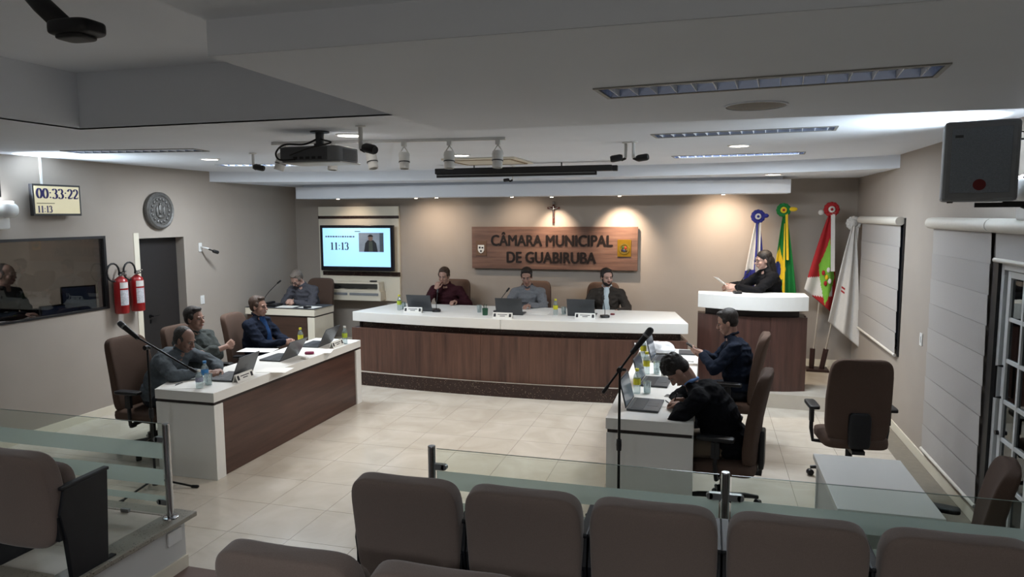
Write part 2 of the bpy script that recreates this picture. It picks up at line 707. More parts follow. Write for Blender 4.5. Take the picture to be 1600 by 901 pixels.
def wall_x(name, xin, xout, y0, y1, z1, holes, m):
    mb = MB()
    for (a, b, c, d) in rect_with_holes(y0, y1, 0.0, z1, holes):
        mb.box(min(xin, xout), max(xin, xout), a, b, c, d)
    return struct(mb.obj(name, m))


WIN = (4.0, 6.545, 1.235, 2.08)
DOOR = (7.045, 7.815, 0.0, 2.03)
wall_x('wall_left', XL, XL - W, YN, YB + W, 3.4, [WIN, DOOR], M_WALL)
WIN2 = (8.10, 9.85, 0.86, 2.2)
DOOR2 = (4.36, 5.61, 0.0, 1.96)
wall_x('wall_right', XR, XR + W, YN, YB + W, 3.4, [WIN2, DOOR2], M_WALL)
struct(B(XL - W, XR + W, YB, YB + W, 0, 3.4).obj('wall_back', M_WALL))
struct(B(XL - W, XR + W, YN - W, YN, 0, 3.4).obj('wall_rear', M_WALL))
struct(B(XL, XL + .012, 3.70, 7.0, 0.0, .09).obj('baseboard_left', M_CREAMP))
struct(B(XL, XL + .012, 7.86, 8.5, 0.0, .09).obj('baseboard_left_far', M_CREAMP))
struct(B(XR - .012, XR, 5.66, 8.54, 0.0, .09).obj('baseboard_right', M_CREAMP))
struct(B(XL, XR, YB - .012, YB, DZ, DZ + .09).obj('baseboard_back', M_CREAMP))

# ---- ceilings


def flat_with_holes(name, outer, holes, z, m):
    bm = bmesh.new()
    edges = []
    for loop in [outer] + holes:
        vs = [bm.verts.new((p[0], p[1], z)) for p in loop]
        for i in range(len(vs)):
            edges.append(bm.edges.new((vs[i], vs[(i + 1) % len(vs)])))
    bmesh.ops.triangle_fill(bm, use_beauty=True, edges=edges, normal=(0, 0, -1))
    for f in bm.faces:
        if f.normal.z > 0:
            f.normal_flip()
    me = bpy.data.meshes.new(name)
    bm.to_mesh(me)
    bm.free()
    return mk(name, me, m)


def rrect(c, sx, sy, a):
    ca, sa = math.cos(a), math.sin(a)
    return [(c[0] + x * ca - y * sa, c[1] + x * sa + y * ca) for x, y in
            ((-sx / 2, -sy / 2), (sx / 2, -sy / 2), (sx / 2, sy / 2), (-sx / 2, sy / 2))]


FL_L, FL_W = 1.30, .24
FIX = [  # centre, rotation, ceiling height, lit, label
    ((.19, 3.13), R_(-5.8), 2.84, 0, 'long unlit louvred ceiling light nearest the camera, top right'),
    ((.235, 5.70), R_(-5.3), ZC, 0, 'unlit louvred ceiling light right of the tracks, behind the round ceiling speaker'),
    ((.29, 7.87), R_(-5.0), ZC, 1, 'lit narrow ceiling light near the podium, above the flags'),
    ((-5.24, 5.52), R_(9.0), ZC, 0, 'unlit louvred ceiling light above the time display on the left'),
    ((-5.12, 7.55), R_(16.0), ZC, 1, 'lit narrow ceiling light beside the left wall near the small soffit'),
]
outer = [(XL - W, YN), (-4.28, YN), (-4.28, 4.02), (-1.65, 4.02), (-1.65, 4.29), (XR + W, 4.29), (XR + W, YB + W), (XL - W, YB + W)]
struct(flat_with_holes('ceiling', outer, [rrect(c, FL_L, FL_W, a) for c, a, z, l, t in FIX if z == ZC], ZC, M_CEIL))
P0, P1, PX = 2.08, 4.30, -1.65
PZC = 2.84
struct(flat_with_holes('ceiling_panel', [(PX, P0), (XR + W, P0), (XR + W, P1), (PX, P1)],
                       [rrect(FIX[0][0], FL_L, FL_W, FIX[0][1])], PZC, M_CEIL))
struct(MB().box(PX, PX + .04, P0, P1, PZC + .001, 3.3).box(PX + .04, XR + W, P0, P0 + .04, PZC + .001, 3.0)
       .box(PX + .04, XR + W, P1 - .04, P1, PZC + .001, ZC + .05).obj('ceiling_panel_sides', M_CEIL))
struct(B(PX, XR + W, YN, P0, 2.96, 3.0).obj('ceiling_near', M_CEIL))
struct(B(PX, PX + .04, YN, P0, 3.0, 3.3).obj('ceiling_near_side', M_CEIL))
struct(B(-4.34, -4.28, YN, 4.08, ZC, 3.3).obj('ceiling_recess_side', M_CEIL))
struct(B(-4.28, PX, 4.02, 4.08, ZC, 3.3).obj('ceiling_recess_end', M_CEIL))
struct(B(-4.34, PX + .04, YN, 4.08, 3.3, 3.34).obj('ceiling_recess', M_CEIL))
struct(B(XL - W, XR + W, YN - W, YB + W, 3.42, 3.47).obj('ceiling_slab', M_CEIL))
# low soffit above the dais with a curved front
xc, hw = (XL + XR) / 2, (XR - XL) / 2
sx = np.linspace(XL, XR, 40)
sp_ = [(x, 9.08 - .70 * abs((x - xc) / hw) ** 4) for x in sx] + [(XR, YB), (XL, YB)]
struct(MB().prism(sp_, 2.78, ZC).obj('ceiling_soffit', M_CEIL))
# light pelmet hung in front of the back wall
CY0, CY1 = 9.72, 10.16
cxl, cxr = at(462, 300, Y=CY0).x, at(1236, 290, Y=CY0).x
pel = thing('light_pelmet', 'long white ceiling light box running above the sign and television', 'pelmet', (0, 0, 0))
B(cxl, cxr, CY0, CY1, 2.565, 2.742).obj('box', M_CEIL, pel, bevel=.004)
B(cxl + .1, cxr - .1, CY0 + .06, CY1 - .04, 2.742, 2.781).obj('hanger_rail', M_CEIL, pel)

# ---- left window into the control room
w1 = struct(B(XL - .06, XL + .012, WIN[0], WIN[1], WIN[3] - .03, WIN[3]).obj('window_1', M_BLK))
B(XL - .06, XL + .012, WIN[0], WIN[1], WIN[2], WIN[2] + .02).obj('window_frame', M_BLK, w1)
B(XL - .06, XL + .012, WIN[1] - .03, WIN[1], WIN[2] + .02, WIN[3] - .03).obj('window_frame', M_BLK, w1)
B(XL - .06, XL + .012, WIN[0], WIN[0] + .03, WIN[2] + .02, WIN[3] - .03).obj('window_frame', M_BLK, w1)
B(XL - .024, XL - .018, WIN[0] + .03, WIN[1] - .03, WIN[2] + .02, WIN[3] - .03).obj('pane', M_GLASSD, w1)
# control room behind it
CX = -9.0
M_CTRL = mat('control_room_paint', '#a49a8c', 0.8, var=.02, scale=3)
struct(MB().box(CX - .1, CX, 2.9, 6.96, 0, 3.0).box(CX, XL - W, 6.90, 6.96, 0, 3.0).box(CX, XL - W, 2.9, 2.96, 0, 3.0)
       .obj('wall_control_room', M_CTRL))
struct(B(CX - .1, XL - W, 2.9, 6.96, 2.6, 2.65).obj('ceiling_control_room', M_CEIL))
struct(B(CX - .1, XL - W, 2.9, 6.96, .3, .42).obj('floor_control_room', M_GROUT))

# ---- dark door in the left wall
d1 = struct(B(XL - W - .02, XL - W + .02, DOOR[0], DOOR[1], 0, DOOR[3]).obj('door_1', M_DOORD))
hm = MB().lathe([(.0, 0), (.022, 0), (.022, .01), (.0, .01)], rot=Matrix.Rotation(R_(90), 3, 'Y'), seg=12)
hm.tube([(.01, 0, 0), (.05, 0, 0), (.05, .10, 0)], .008, 8).cbox((.004, 0, -.07), (.008, .02, .05))
hm.obj('door_handle', M_BLKM, d1, loc=(XL - W + .02, 7.30, 1.03))
struct(MB().box(XL - .001, XL + .006, 6.965, 7.045, 0, 2.10).obj('trim_5', M_CREAMP))

# ---- right wall: window behind the far blind, french door
w2 = struct(MB().box(XR + .03, XR + .09, WIN2[0], WIN2[0] + .05, WIN2[2], WIN2[3]).box(XR + .03, XR + .09, WIN2[1] - .05, WIN2[1], WIN2[2], WIN2[3])
            .box(XR + .03, XR + .09, WIN2[0], WIN2[1], WIN2[2], WIN2[2] + .05).box(XR + .03, XR + .09, WIN2[0], WIN2[1], WIN2[3] - .05, WIN2[3])
            .obj('window_2', M_BLK))
B(XR + .055, XR + .061, WIN2[0] + .05, WIN2[1] - .05, WIN2[2] + .05, WIN2[3] - .05).obj('pane', M_GLASSD, w2)
struct(B(XR - .012, XR + .002, 8.025, 8.075, .80, 2.25).obj('trim_6', M_BLK))
struct(B(XR - .02, XR + .002, 5.545, 5.64, .05, 2.22).obj('trim_7', M_BLK))
d2 = struct(MB().box(XR + .0, XR + .06, 5.50, 5.545, 0, 1.96).box(XR + .0, XR + .06, 4.36, 4.41, 0, 1.96)
            .box(XR + .0, XR + .06, 4.41, 5.50, 1.91, 1.96).obj('door_2', M_DOORW, bevel=.004))
ys = [4.43, 4.97, 5.49]
for k in range(2):
    y0, y1 = ys[k], ys[k + 1] - .02
    st = MB().box(XR + .015, XR + .05, y0, y0 + .05, 0, 1.905).box(XR + .015, XR + .05, y1 - .05, y1, 0, 1.905)
    st.box(XR + .015, XR + .05, y0 + .05, y1 - .05, 1.86, 1.905).box(XR + .015, XR + .05, y0 + .05, y1 - .05, 0, .14)
    leaf = st.obj('door_leaf', M_DOORW, d2, bevel=.003)
    zz = [.14, .46, .745, 1.01, 1.295, 1.58, 1.86]
    ym = (y0 + y1) / 2
    B(XR + .018, XR + .045, ym - .013, ym + .013, .14, 1.86).obj('muntin', M_DOORW, leaf)
    for q in range(6):
        if q:
            B(XR + .019, XR + .044, y0 + .05, y1 - .05, zz[q] - .013, zz[q] + .013).obj('muntin', M_DOORW, leaf)
        for (a, b) in ((y0 + .05, ym - .013), (ym + .013, y1 - .05)):
            B(XR + .030, XR + .034, a, b, zz[q] + .013, zz[q + 1] - .013).obj('pane', M_GLASSD, leaf)
hb = MB().tube([(0, 0, 0), (-.04, 0, 0), (-.04, 0, .22), (0, 0, .22)], .009, 8)
hb.obj('door_handle', M_BLKM, d2, loc=(XR + .015, 5.455, 1.03))
MB().lathe([(.0, 0), (.016, 0), (.016, .02), (.0, .02)], rot=Matrix.Rotation(R_(-90), 3, 'Y'), seg=12).obj('door_lock', M_BLKM, d2, loc=(XR + .015, 5.455, .78))
# dark gallery outside the door
M_NIGHT = mat('outside_dark', '#33383a', 0.9)
struct(B(XR + 1.2, XR + 1.25, 3.4, 10.6, -.1, 3.2).obj('wall_gallery', M_NIGHT))
struct(B(XR + W, XR + 1.25, 3.4, 10.6, -.1, -.02).obj('floor_gallery', M_NIGHT))

# ================================================================== LIGHT FITTINGS
M_MIRROR = mat('reflector_sheet', '#a9b8d8', 0.25, metal=0.85, var=.05, scale=8)
M_BLADE = mat('louver_metal', '#eef2fb', 0.35, metal=0.0, var=.03)
M_TUBEOFF = mat('tube_off', '#c8ccd2', 0.3)
M_TUBEON = mat('tube_lit', '#f4f8ff', 0.3, emit=(0.85, 0.93, 1.0), es=14.0)
FRAMEG = mat('fixture_frame', '#8f8f8c', 0.45, metal=.3)


def trough(i):
    c, a, z, lit, lab = FIX[i]
    t = thing('ceiling_light', lab, 'ceiling light', (c[0], c[1], z), a, 'recessed ceiling lights')
    L, Wd, D = FL_L, FL_W, .075
    h = MB()
    prof = [(-Wd / 2, -.001), (-Wd / 2 + .012, .05), (-.06, D), (-.012, .045), (0, .04), (.012, .045), (.06, D), (Wd / 2 - .012, .05), (Wd / 2, -.001)]
    vs = [(x, y, zz) for x in (-L / 2, L / 2) for (y, zz) in prof]
    k = len(prof)
    h.add(vs, [(q, q + 1, k + q + 1, k + q) for q in range(k - 1)] + [tuple(range(k)), tuple(range(k, 2 * k))])
    h.obj('reflector', M_MIRROR, t)
    f = MB()
    e = .018
    for (x0, x1, y0, y1) in ((-L / 2 - e, L / 2 + e, -Wd / 2 - e, -Wd / 2), (-L / 2 - e, L / 2 + e, Wd / 2, Wd / 2 + e),
                             (-L / 2 - e, -L / 2, -Wd / 2, Wd / 2), (L / 2, L / 2 + e, -Wd / 2, Wd / 2)):
        f.box(x0, x1, y0, y1, -.006, .002)
    f.obj('frame', FRAMEG, t)
    for s in (-1, 1):
        MB().tube([(-L / 2 + .04, s * .06, .035), (L / 2 - .04, s * .06, .035)], .013, 10).obj('tube', M_TUBEON if lit else M_TUBEOFF, t, smooth=True)
    bl = MB().box(-.0018, .0018, -Wd / 2 + .01, -.004, -.002, .03).box(-.0018, .0018, .004, Wd / 2 - .01, -.002, .03).mesh('louver_blade')
    bl.materials.append(M_BLADE)
    nb = 15
    for q in range(nb):
        mk('louver_blade', bl, None, t, loc=(-L / 2 + L * (q + .5) / nb, 0, 0))
    if lit:
        lamp('tube_light', 'AREA', (0, 0, -.02), 46, (.86, .94, 1.0), t, shape='RECTANGLE', size=L, size_y=.2)
    return t


for i in range(5):
    trough(i)

M_LITDISC = mat('downlight_lit', '#fff3e0', 0.4, emit=(1, .93, .82), es=9.0)
M_LITWARM = mat('downlight_lit_warm', '#ffe6c4', 0.4, emit=(1, .80, .58), es=14.0)


def downlight(px, py, z, power, lab, r=.085, color=NEUT, m=None, spot=118):
    p = at(px, py, Z=z)
    t = thing('downlight', lab, 'downlight', p, 0, 'round recessed downlights')
    MB().lathe([(r, 0), (r + .018, 0), (r + .018, -.006), (r + .002, -.010), (r, -.004)], seg=24, ring=True).obj('trim_ring', M_WHITEP, t, smooth='auto')
    MB().lathe([(0, -.002), (r, -.002), (r, -.004), (0, -.004)], seg=24).obj('lens', m or M_LITDISC, t)
    if power:
        lamp('downlight_lamp', 'SPOT', (0, 0, -.03), power, color, t, spot_size=R_(spot), spot_blend=.9, shadow_soft_size=.07)
    return t


downlight(545, 210.5, ZC, 42, 'round lit downlight behind the ceiling camera, near the projector')
downlight(328, 248, ZC, 46, 'round lit downlight left of the projector near the left wall')
downlight(720, 242, ZC, 108, 'round lit downlight among the track spotlights above the room centre', color=(1, .89, .77))
downlight(1155, 227, ZC, 36, 'round lit downlight on the right between two long ceiling lights')
downlight(1208, 272, 2.78, 70, 'round lit downlight in the low soffit above the podium', color=(1, .82, .62), m=M_LITWARM)

# unseen fill downlights, added behind the camera to brighten surfaces facing it
for (x, y, z, w_, lab) in ((-.9, -1.3, 2.96, 95, 'added unseen fill downlight in the ceiling behind the last seats, centre'),
                           (1.1, -1.3, 2.96, 95, 'added unseen fill downlight in the ceiling behind the last seats, right'),
                           (-3.0, -1.3, 3.3, 95, 'added unseen fill downlight in the raised ceiling behind the last seats, left')):
    t = thing('downlight', lab, 'downlight', (x, y, z), 0, 'round recessed downlights')
    MB().lathe([(.085, 0), (.103, 0), (.103, -.006), (.087, -.010), (.085, -.004)], seg=24, ring=True).obj('trim_ring', M_WHITEP, t, smooth='auto')
    MB().lathe([(0, -.002), (.085, -.002), (.085, -.004), (0, -.004)], seg=24).obj('lens', M_LITDISC, t)
    lamp('downlight_lamp', 'SPOT', (0, 0, -.03), w_, (.90, .95, 1.0), t, spot_size=R_(165), spot_blend=.6, shadow_soft_size=.09)

# small warm wall washers under the pelmet
for (px, pw, yy, ss) in ((528, 10, 9.86, 95), (650, 16, 9.86, 105), (682, 12, 9.80, 105), (800, 20, 9.80, 105), (862, 42, 10.14, 80), (968, 80, 10.02, 84), (1130, 52, 9.86, 115)):
    q = at(px, 306, Y=yy)
    t = thing('pelmet_spotlight', 'placeholder', 'spotlight', (q.x, yy, 2.565), 0, 'small warm spotlights under the light box')
    MB().lathe([(.0, -.001), (.03, -.001), (.036, -.004), (.028, -.008), (0, -.008)], seg=16).obj('rim', M_WHITEP, t, smooth='auto')
    MB().lathe([(0, -.008), (.022, -.008), (.022, -.011), (0, -.011)], seg=14).obj('lens', M_LITWARM, t)
    l = lamp('spot_lamp', 'SPOT', (0, 0, -.03), pw, WARM, t, spot_size=R_(ss), spot_blend=1.0, shadow_soft_size=.03)
    l.rotation_euler = (Vector((0, YB - yy, -.62))).to_track_quat('-Z', 'Y').to_euler()
    t['label'] = {528: 'small warm spotlight above the television, leftmost under the light box',
                  650: 'small warm spotlight above the man in burgundy, left of its close neighbour',
                  682: 'small warm spotlight between the television and the sign, right one of the close pair',
                  800: 'small warm spotlight above the left half of the sign',
                  862: 'small warm spotlight directly above the crucifix',
                  968: 'bright warm spotlight above the right end of the sign',
                  1130: 'small warm spotlight right of the sign, rightmost under the light box'}[px]


# emergency lights on the side walls, throwing light up at the ceiling
def emergency(loc, sgn, lab, power, aim):
    t = thing('emergency_light', lab, 'emergency light', loc)
    MB().sup((sgn * .045, 0, -.06), (.045, .13, .07), .25, .25).obj('housing', M_WHITEP, t, smooth=True)
    for s in (-1, 1):
        h = MB().sup((sgn * .10, s * .10, .06), (.085, .085, .075), .8, .8).obj('lamp_head', M_WHITEP, t, smooth=True)
        MB().lathe([(0, 0), (.05, 0), (.055, .008), (.045, .014), (0, .014)], (sgn * .10, s * .10, .132), seg=18).obj('lens', M_TUBEON, h)
    l = lamp('emergency_lamp', 'SPOT', (sgn * .13, .16, .17), power, COOL, t, spot_size=R_(100), spot_blend=.9, shadow_soft_size=.05)
    l.rotation_euler = Vector(aim).to_track_quat('-Z', 'Y').to_euler()
    return t


emergency((XL + .002, 5.22, 2.31), 1, 'white round-headed emergency light on the left wall beside the time display', 75, (.70, .85, 1.0))
emergency((XR - .002, 5.02, 2.38), -1, 'white emergency light on the right wall hidden behind the loudspeaker', 85, (-.95, .35, .85))
# unseen bare lamp without a fitting, added to light the control room
lamp('control_room_lamp', 'AREA', (-8.2, 5.2, 2.55), 52, (1, .95, .90), None, shape='RECTANGLE', size=.9, size_y=.6, aim=(-8.2, 5.2, 0))
# ================================================================== FURNITURE
# ---- main bench on the dais
bench = thing('council_bench', 'long curved council bench with white top and walnut panel front on the dais', 'bench', (-2.45, 9.1, 0))
BX, BY = -2.45, 9.1


def curve_strip(x0, x1, mid, ends, th, n):
    xs = [x0 + (x1 - x0) * i / n for i in range(n + 1)]
    return [(x - BX, front_y(x, mid, ends) - BY) for x in xs] + [(x - BX, front_y(x, mid, ends) + th - BY) for x in xs[::-1]]


TZ = .98
for (xa, xb, la, lb) in ((-4.70, -2.505, 1, 0), (-2.50, -.19, 0, 1)):
    xs = np.linspace(xa, xb, 14)
    poly = [(x - BX, front_y(x, 8.425, 8.63) - BY) for x in xs] + [(xb - .2 * lb - BX, 9.66 - BY), (xa + .2 * la - BX, 9.66 - BY)]
    MB().prism(poly, .852, TZ).obj('bench_top', M_WHITE, bench, bevel=.004)
MB().prism(curve_strip(-4.60, -.29, 8.50, 8.70, .02, 20), .745, .852).obj('recessed_band', M_GRAN, bench)
edges = np.linspace(-4.70, -.19, 8)
for i in range(7):
    MB().prism(curve_strip(edges[i] + .0015, edges[i + 1] - .0015, 8.40, 8.60, .03, 4), DZ + .006, .765).obj('front_panel', M_WOODV, bench)
MB().prism(curve_strip(-4.69, -.20, 8.43, 8.63, .10, 20), .755, .762).obj('ledge', M_WOODV, bench)
for (xa, xb) in ((-4.70, -4.52), (-.19, -.37)):
    s = 1 if xa < -2 else -1
    poly = [(xa - BX, 8.635 - BY), (xa + s * .03 - BX, 8.635 - BY), (xb + s * .03 - BX, 9.45 - BY), (xb - BX, 9.45 - BY)]
    MB().prism(poly, DZ + .001, .765).obj('side_panel', M_WOODV, bench)
    MB().prism([(p[0] + s * .09, p[1] + .03) for p in poly], .765, .852).obj('side_band', M_DARKB, bench)


# ---- straight desks
def desk(name, lab, x0, x1, y0, y1, z, front, wood_m):
    """front: 'x1' or 'x0' is the walnut side"""
    cx, cy = (x0 + x1) / 2, (y0 + y1) / 2
    t = thing(name, lab, 'desk', (cx, cy, 0))
    X0, X1, Y0, Y1 = x0 - cx, x1 - cx, y0 - cy, y1 - cy
    B(X0, X1, Y0, Y1, z - .085, z).obj('desk_top', M_WHITE, t, bevel=.003)
    B(X0 + .012, X1 - .012, Y0 + .012, Y1 - .012, z - .112, z - .085).obj('shadow_gap', M_DARKB, t)
    for a in (Y0, Y1 - .12):
        B(X0 + .005, X1 - .001, a + .001, a + .119, 0, z - .112).obj('end_panel', M_WHITE, t, bevel=.003)
    w = (X1 - .045, X1 - .02) if front == 'x1' else (X0 + .02, X0 + .045)
    B(w[0], w[1], Y0 + .12, Y1 - .12, .003, z - .112).obj('front_panel', wood_m, t)
    return t


DT = .78
desk('council_desk', 'long white desk with dark walnut front on the left, three men behind it', -4.685, -4.07, 4.99, 7.66, DT, 'x1', M_WOODH)
desk('council_desk', 'long white desk on the right with plain end panel, two men at it', -.70, -.058, 5.12, 8.02, DT, 'x0', M_WOODH)
# secretary's corner desk on the dais
SZ = .95
sd = thing('corner_desk', 'small white and walnut corner desk on the dais left of the television', 'desk', (-6.0, 9.15, DZ))
B(-.60, .56, -.28, .27, SZ - DZ - .10, SZ - DZ).obj('desk_top', M_CREAMP, sd, bevel=.003)
B(-.605, .565, -.285, .275, SZ - DZ, SZ - DZ + .006).obj('glass_sheet', M_DGREY, sd)
B(-.58, .55, -.262, .26, SZ - DZ - .12, SZ - DZ - .10).obj('shadow_gap', M_DARKB, sd)
B(-.58, .42, -.26, -.235, 0.001, SZ - DZ - .12).obj('front_panel', M_WOODD, sd)
B(.44, .555, -.275, .26, 0.001, SZ - DZ - .12).obj('end_panel', M_CREAMP, sd, bevel=.003)
B(-.59, -.56, -.23, .26, 0.001, SZ - DZ - .12).obj('side_panel', M_CREAMP, sd)

# ---- podium
pxl, pxr = at(1091, 459, Y=8.98).x, at(1263.5, 466, Y=8.86).x
zt, zb_, zw = at(1190, 463.5, Y=8.70).z, at(1190, 486, Y=8.70).z, at(1190, 496, Y=8.76).z
pc = (pxl + pxr) / 2
pod = thing('lectern', 'tall walnut lectern with curved white top, black-clad speaker behind it', 'lectern', (pc, 9.0, DZ))


def pod_arc(hw, y_mid, y_end, n=16):
    return [(-hw + 2 * hw * i / n, y_mid + (y_end - y_mid) * ((2 * i / n - 1.15) / 1.15) ** 2 - 9.0) for i in range(n + 1)]


hwp = (pxr - pxl) / 2
MB().prism(pod_arc(hwp, 8.70, 8.93) + [(hwp, .22), (-hwp, .22)], zb_ - DZ, zt - DZ).obj('lectern_top', M_WHITE, pod, bevel=.004)
MB().prism(pod_arc(hwp - .09, 8.82, 9.0) + [(hwp - .09, .19), (-hwp + .09, .19)], zw - DZ, zb_ - DZ).obj('recessed_band', M_DARKB, pod)
for i in range(3):
    a = pod_arc(hwp, 8.76, 8.98, 15)[i * 5:i * 5 + 6]
    a = [(a[0][0] + .001, a[0][1])] + a[1:-1] + [(a[-1][0] - .001, a[-1][1])]
    MB().prism(a + [(p[0], p[1] + .03) for p in a[::-1]], .001, zw - DZ).obj('front_panel', M_WOODP, pod)
for s in (-1, 1):
    B(min(s * hwp, s * (hwp - .03)), max(s * hwp, s * (hwp - .03)), .005, .20, .001, zw - DZ).obj('side_panel', M_WOODP, pod)
MB().prism(pod_arc(hwp - .03, 8.80, 9.02) + [(hwp - .03, .20), (-hwp + .03, .20)], zw - DZ - .02, zw - DZ - .001).obj('ledge', M_WOODP, pod)

# ---- low white table in front
wt = thing('side_table', 'plain white rectangular table in the right foreground behind the glass', 'table', (.955, 4.32, 0))
B(-.255, .255, -.445, .445, .715, .75).obj('table_top', M_WHITE, wt, bevel=.003)
for a in (-.43, .40):
    B(-.235, .235, a, a + .03, 0, .715).obj('end_panel', M_WHITEP, wt)
B(-.225, -.205, -.40, .40, .22, .715).obj('modesty_panel', M_WHITEP, wt)


# ---- office chairs
def office_chair(lab, loc, rz, group='high-back office chairs', zs=1.0):
    t = thing('office_chair', lab, 'chair', loc, rz, group)
    M_ = M_UPH

    def bend(p):
        q = (p.z + .35) / .7
        wv = 1.0 - .10 * max(0, q - .45) - .10 * max(0, .35 - q)
        return Vector((p.x * wv, p.y - .05 * (q - .5) ** 2 * 2 + .10 * (abs(p.x) / .25) ** 2 * .3 - .10 * q + .05, p.z))
    MB().sup((0, -.235, .775), (.25, .045, .355), .32, .28, 32, 18, None, bend).obj('backrest', M_, t, smooth=True)
    MB().sup((0, .0, .405), (.26, .25, .055), .4, .35, 28, 12, None, lambda p: Vector((p.x, p.y, p.z - .03 * max(0, p.y) ** 2 * 12))).obj('seat', M_, t, smooth=True)
    MB().sup((0, -.275, .53), (.085, .022, .15), .3, .3).cbox((0, -.17, .345), (.10, .22, .03)).obj('back_bracket', M_BLK, t, smooth='auto')
    for s in (-1, 1):
        a = MB().sup((s * .305, .03, .66), (.045, .135, .018), .4, .35)
        a.tube([(s * .305, .03, .65), (s * .305, .03, .45), (s * .29, .02, .345), (s * .16, 0, .338)], .017, 8)
        a.cbox((s * .305, .03, .57), (.03, .06, .12))
        a.obj('armrest', M_BLK, t, smooth='auto')
    MB().lathe([(.045, .352), (.045, .30), (.028, .29), (.028, .20), (.05, .19), (.05, .09)], seg=14).obj('gas_lift', M_BLKM, t, smooth='auto')
    MB().tube([(.03, .02, .335), (.24, .02, .325)], .006, 6).sup((.26, .02, .323), (.035, .018, .01), .5, .5, 10, 6).obj('lever', M_BLK, t)
    for k in range(5):
        an = 2 * math.pi * k / 5 + .3
        cx_, sn = math.cos(an), math.sin(an)
        arm = MB().tube([(cx_ * .03, sn * .03, .115), (cx_ * .18, sn * .18, .10), (cx_ * .30, sn * .30, .075)], [.026, .022, .015], 8)
        o = arm.obj('base_arm', M_BLK, t, smooth='auto')
        rot = Matrix.Rotation(an + .6, 3, 'Z') @ Matrix.Rotation(R_(90), 3, 'X')
        MB().lathe([(.0, -.022), (.026, -.022), (.029, -.014), (.029, .014), (.026, .022), (0, .022)], (cx_ * .30, sn * .30, .029), 12, rot).obj('caster', M_BLK, o, smooth='auto')
    if zs != 1.0:
        t.scale = (1, 1, zs)
    return t


# (label, x, y, z, facing)
CH = [
    ('brown high-back office chair of the grey-haired man leaning on the left desk', -5.22, 5.51, 0, -90),
    ('brown office chair of the man with crossed arms, middle of the left desk', -5.22, 6.22, 0, -90),
    ('brown high-back chair of the man in navy, far end of the left desk', -5.26, 7.22, 0, -82),
    ('dark office chair of the bowed man at the corner desk', -6.0, 9.72, DZ, 176),
    ('brown office chair of the man in burgundy at the curved bench', -3.78, 10.02, DZ, 180),
    ('dark brown office chair of the man in light grey under the sign', -2.49, 10.02, DZ, 180),
    ('brown office chair of the bearded man at the curved bench', -1.45, 10.02, DZ, 182),
    ('brown office chair of the man with the phone beside the lectern', .29, 7.24, 0, 84),
    ('brown office chair of the writing man in black at the right desk', .17, 5.50, 0, 82),
    ('empty brown high-back office chair seen from behind, near the right wall', 1.22, 6.38, 0, 4),
    ('brown office chair at the right edge beside the white table', 1.27, 4.17, 0, 74),
]
for k, (lab, x, y, z, a) in enumerate(CH):
    if k == 0:
        chair0 = office_chair(lab, (x, y, z), R_(a))
    else:
        c_ = dup(chair0, (x, y, z), R_(a), lab)
        if k == 10:
            c_.scale = (1, 1, .88)


# ---- auditorium seats
def theatre_seat(lab, loc, rz, group):
    t = thing('theatre_seat', lab, 'seat', loc, rz, group)
    tilt = Matrix.Rotation(R_(8), 3, 'X')

    def bend(p):
        q = (p.z + .265) / .53
        return Vector((p.x * (1.0 - .05 * max(0, .6 - q)), p.y + .025 * (abs(p.x) / .27) ** 2 + .015 * math.sin(q * 3), p.z))
    MB().sup((0, -.055, .455), (.268, .062, .268), .36, .30, 48, 26, tilt, bend).obj('backrest', M_UPHS, t, smooth=True)
    MB().sup((0, .105, .405), (.225, .050, .20), .35, .3, 28, 14, Matrix.Rotation(R_(5), 3, 'X')).obj('tip_up_seat', M_UPHS, t, smooth=True)
    for s in (-1, 1):
        poly = [(.02, 0.0), (.25, 0.0), (.28, .515), (.0, .505), (-.03, .38), (.0, .22)]
        mb = MB()
        x0, x1 = (s * .250, s * .282)
        k = len(poly)
        vs = [(x0, y, z) for (y, z) in poly] + [(x1, y, z) for (y, z) in poly]
        mb.add(vs, [tuple(range(k)), tuple(range(2 * k - 1, k - 1, -1))] + [(i, (i + 1) % k, k + (i + 1) % k, k + i) for i in range(k)])
        pn = mb.obj('side_panel', M_BLKP, t, bevel=.004)
        MB().cbox((s * .266, .135, .520), (.040, .31, .020), Matrix.Rotation(R_(1.8), 3, 'X')).obj('arm_cap', M_BLKP, pn, bevel=.006)
        MB().cbox((s * .245, .01, .30), (.05, .09, .13)).obj('hinge_bracket', M_BLKP, pn)
        MB().cbox((s * .266, .14, .006), (.035, .32, .012)).obj('foot_plate', M_BLKP, pn)
    return t


SEATX = [-1.330, -.762, -.192, .378, .948]
SL = ['brown theatre seat at the left end of the front row, black side panel showing',
      'brown theatre seat second from the left in the front row',
      'brown theatre seat in the middle of the front row, below the right desk',
      'brown theatre seat in the front row directly right of the steel glass post',
      'brown theatre seat at the right end of the front row, below the white table']
for k, x in enumerate(SEATX):
    if k == 0:
        seat0 = theatre_seat(SL[0], (x, 2.95, PZ), 0, 'front row of theatre seats')
    else:
        dup(seat0, (x, 2.95, PZ), 0, SL[k], 'front row of theatre seats')
dup(seat0, (-1.335, 2.01, PT), 0, 'brown theatre seat cut by the lower edge, left of the two nearest seats', 'second row of theatre seats')
dup(seat0, (-.765, 2.01, PT), 0, 'brown theatre seat cut by the lower edge, right of the two nearest seats', 'second row of theatre seats')
dup(seat0, (-3.50, 2.77, PZ), 0, 'brown theatre seat with black side panel on the left platform', 'seats on the left platform')
dup(seat0, (-4.07, 2.77, PZ), 0, 'brown theatre seat at the left frame edge on the left platform', 'seats on the left platform')


# ---- glass barrier
GY = 3.57
GTOP = at(675, 700, Y=GY).z


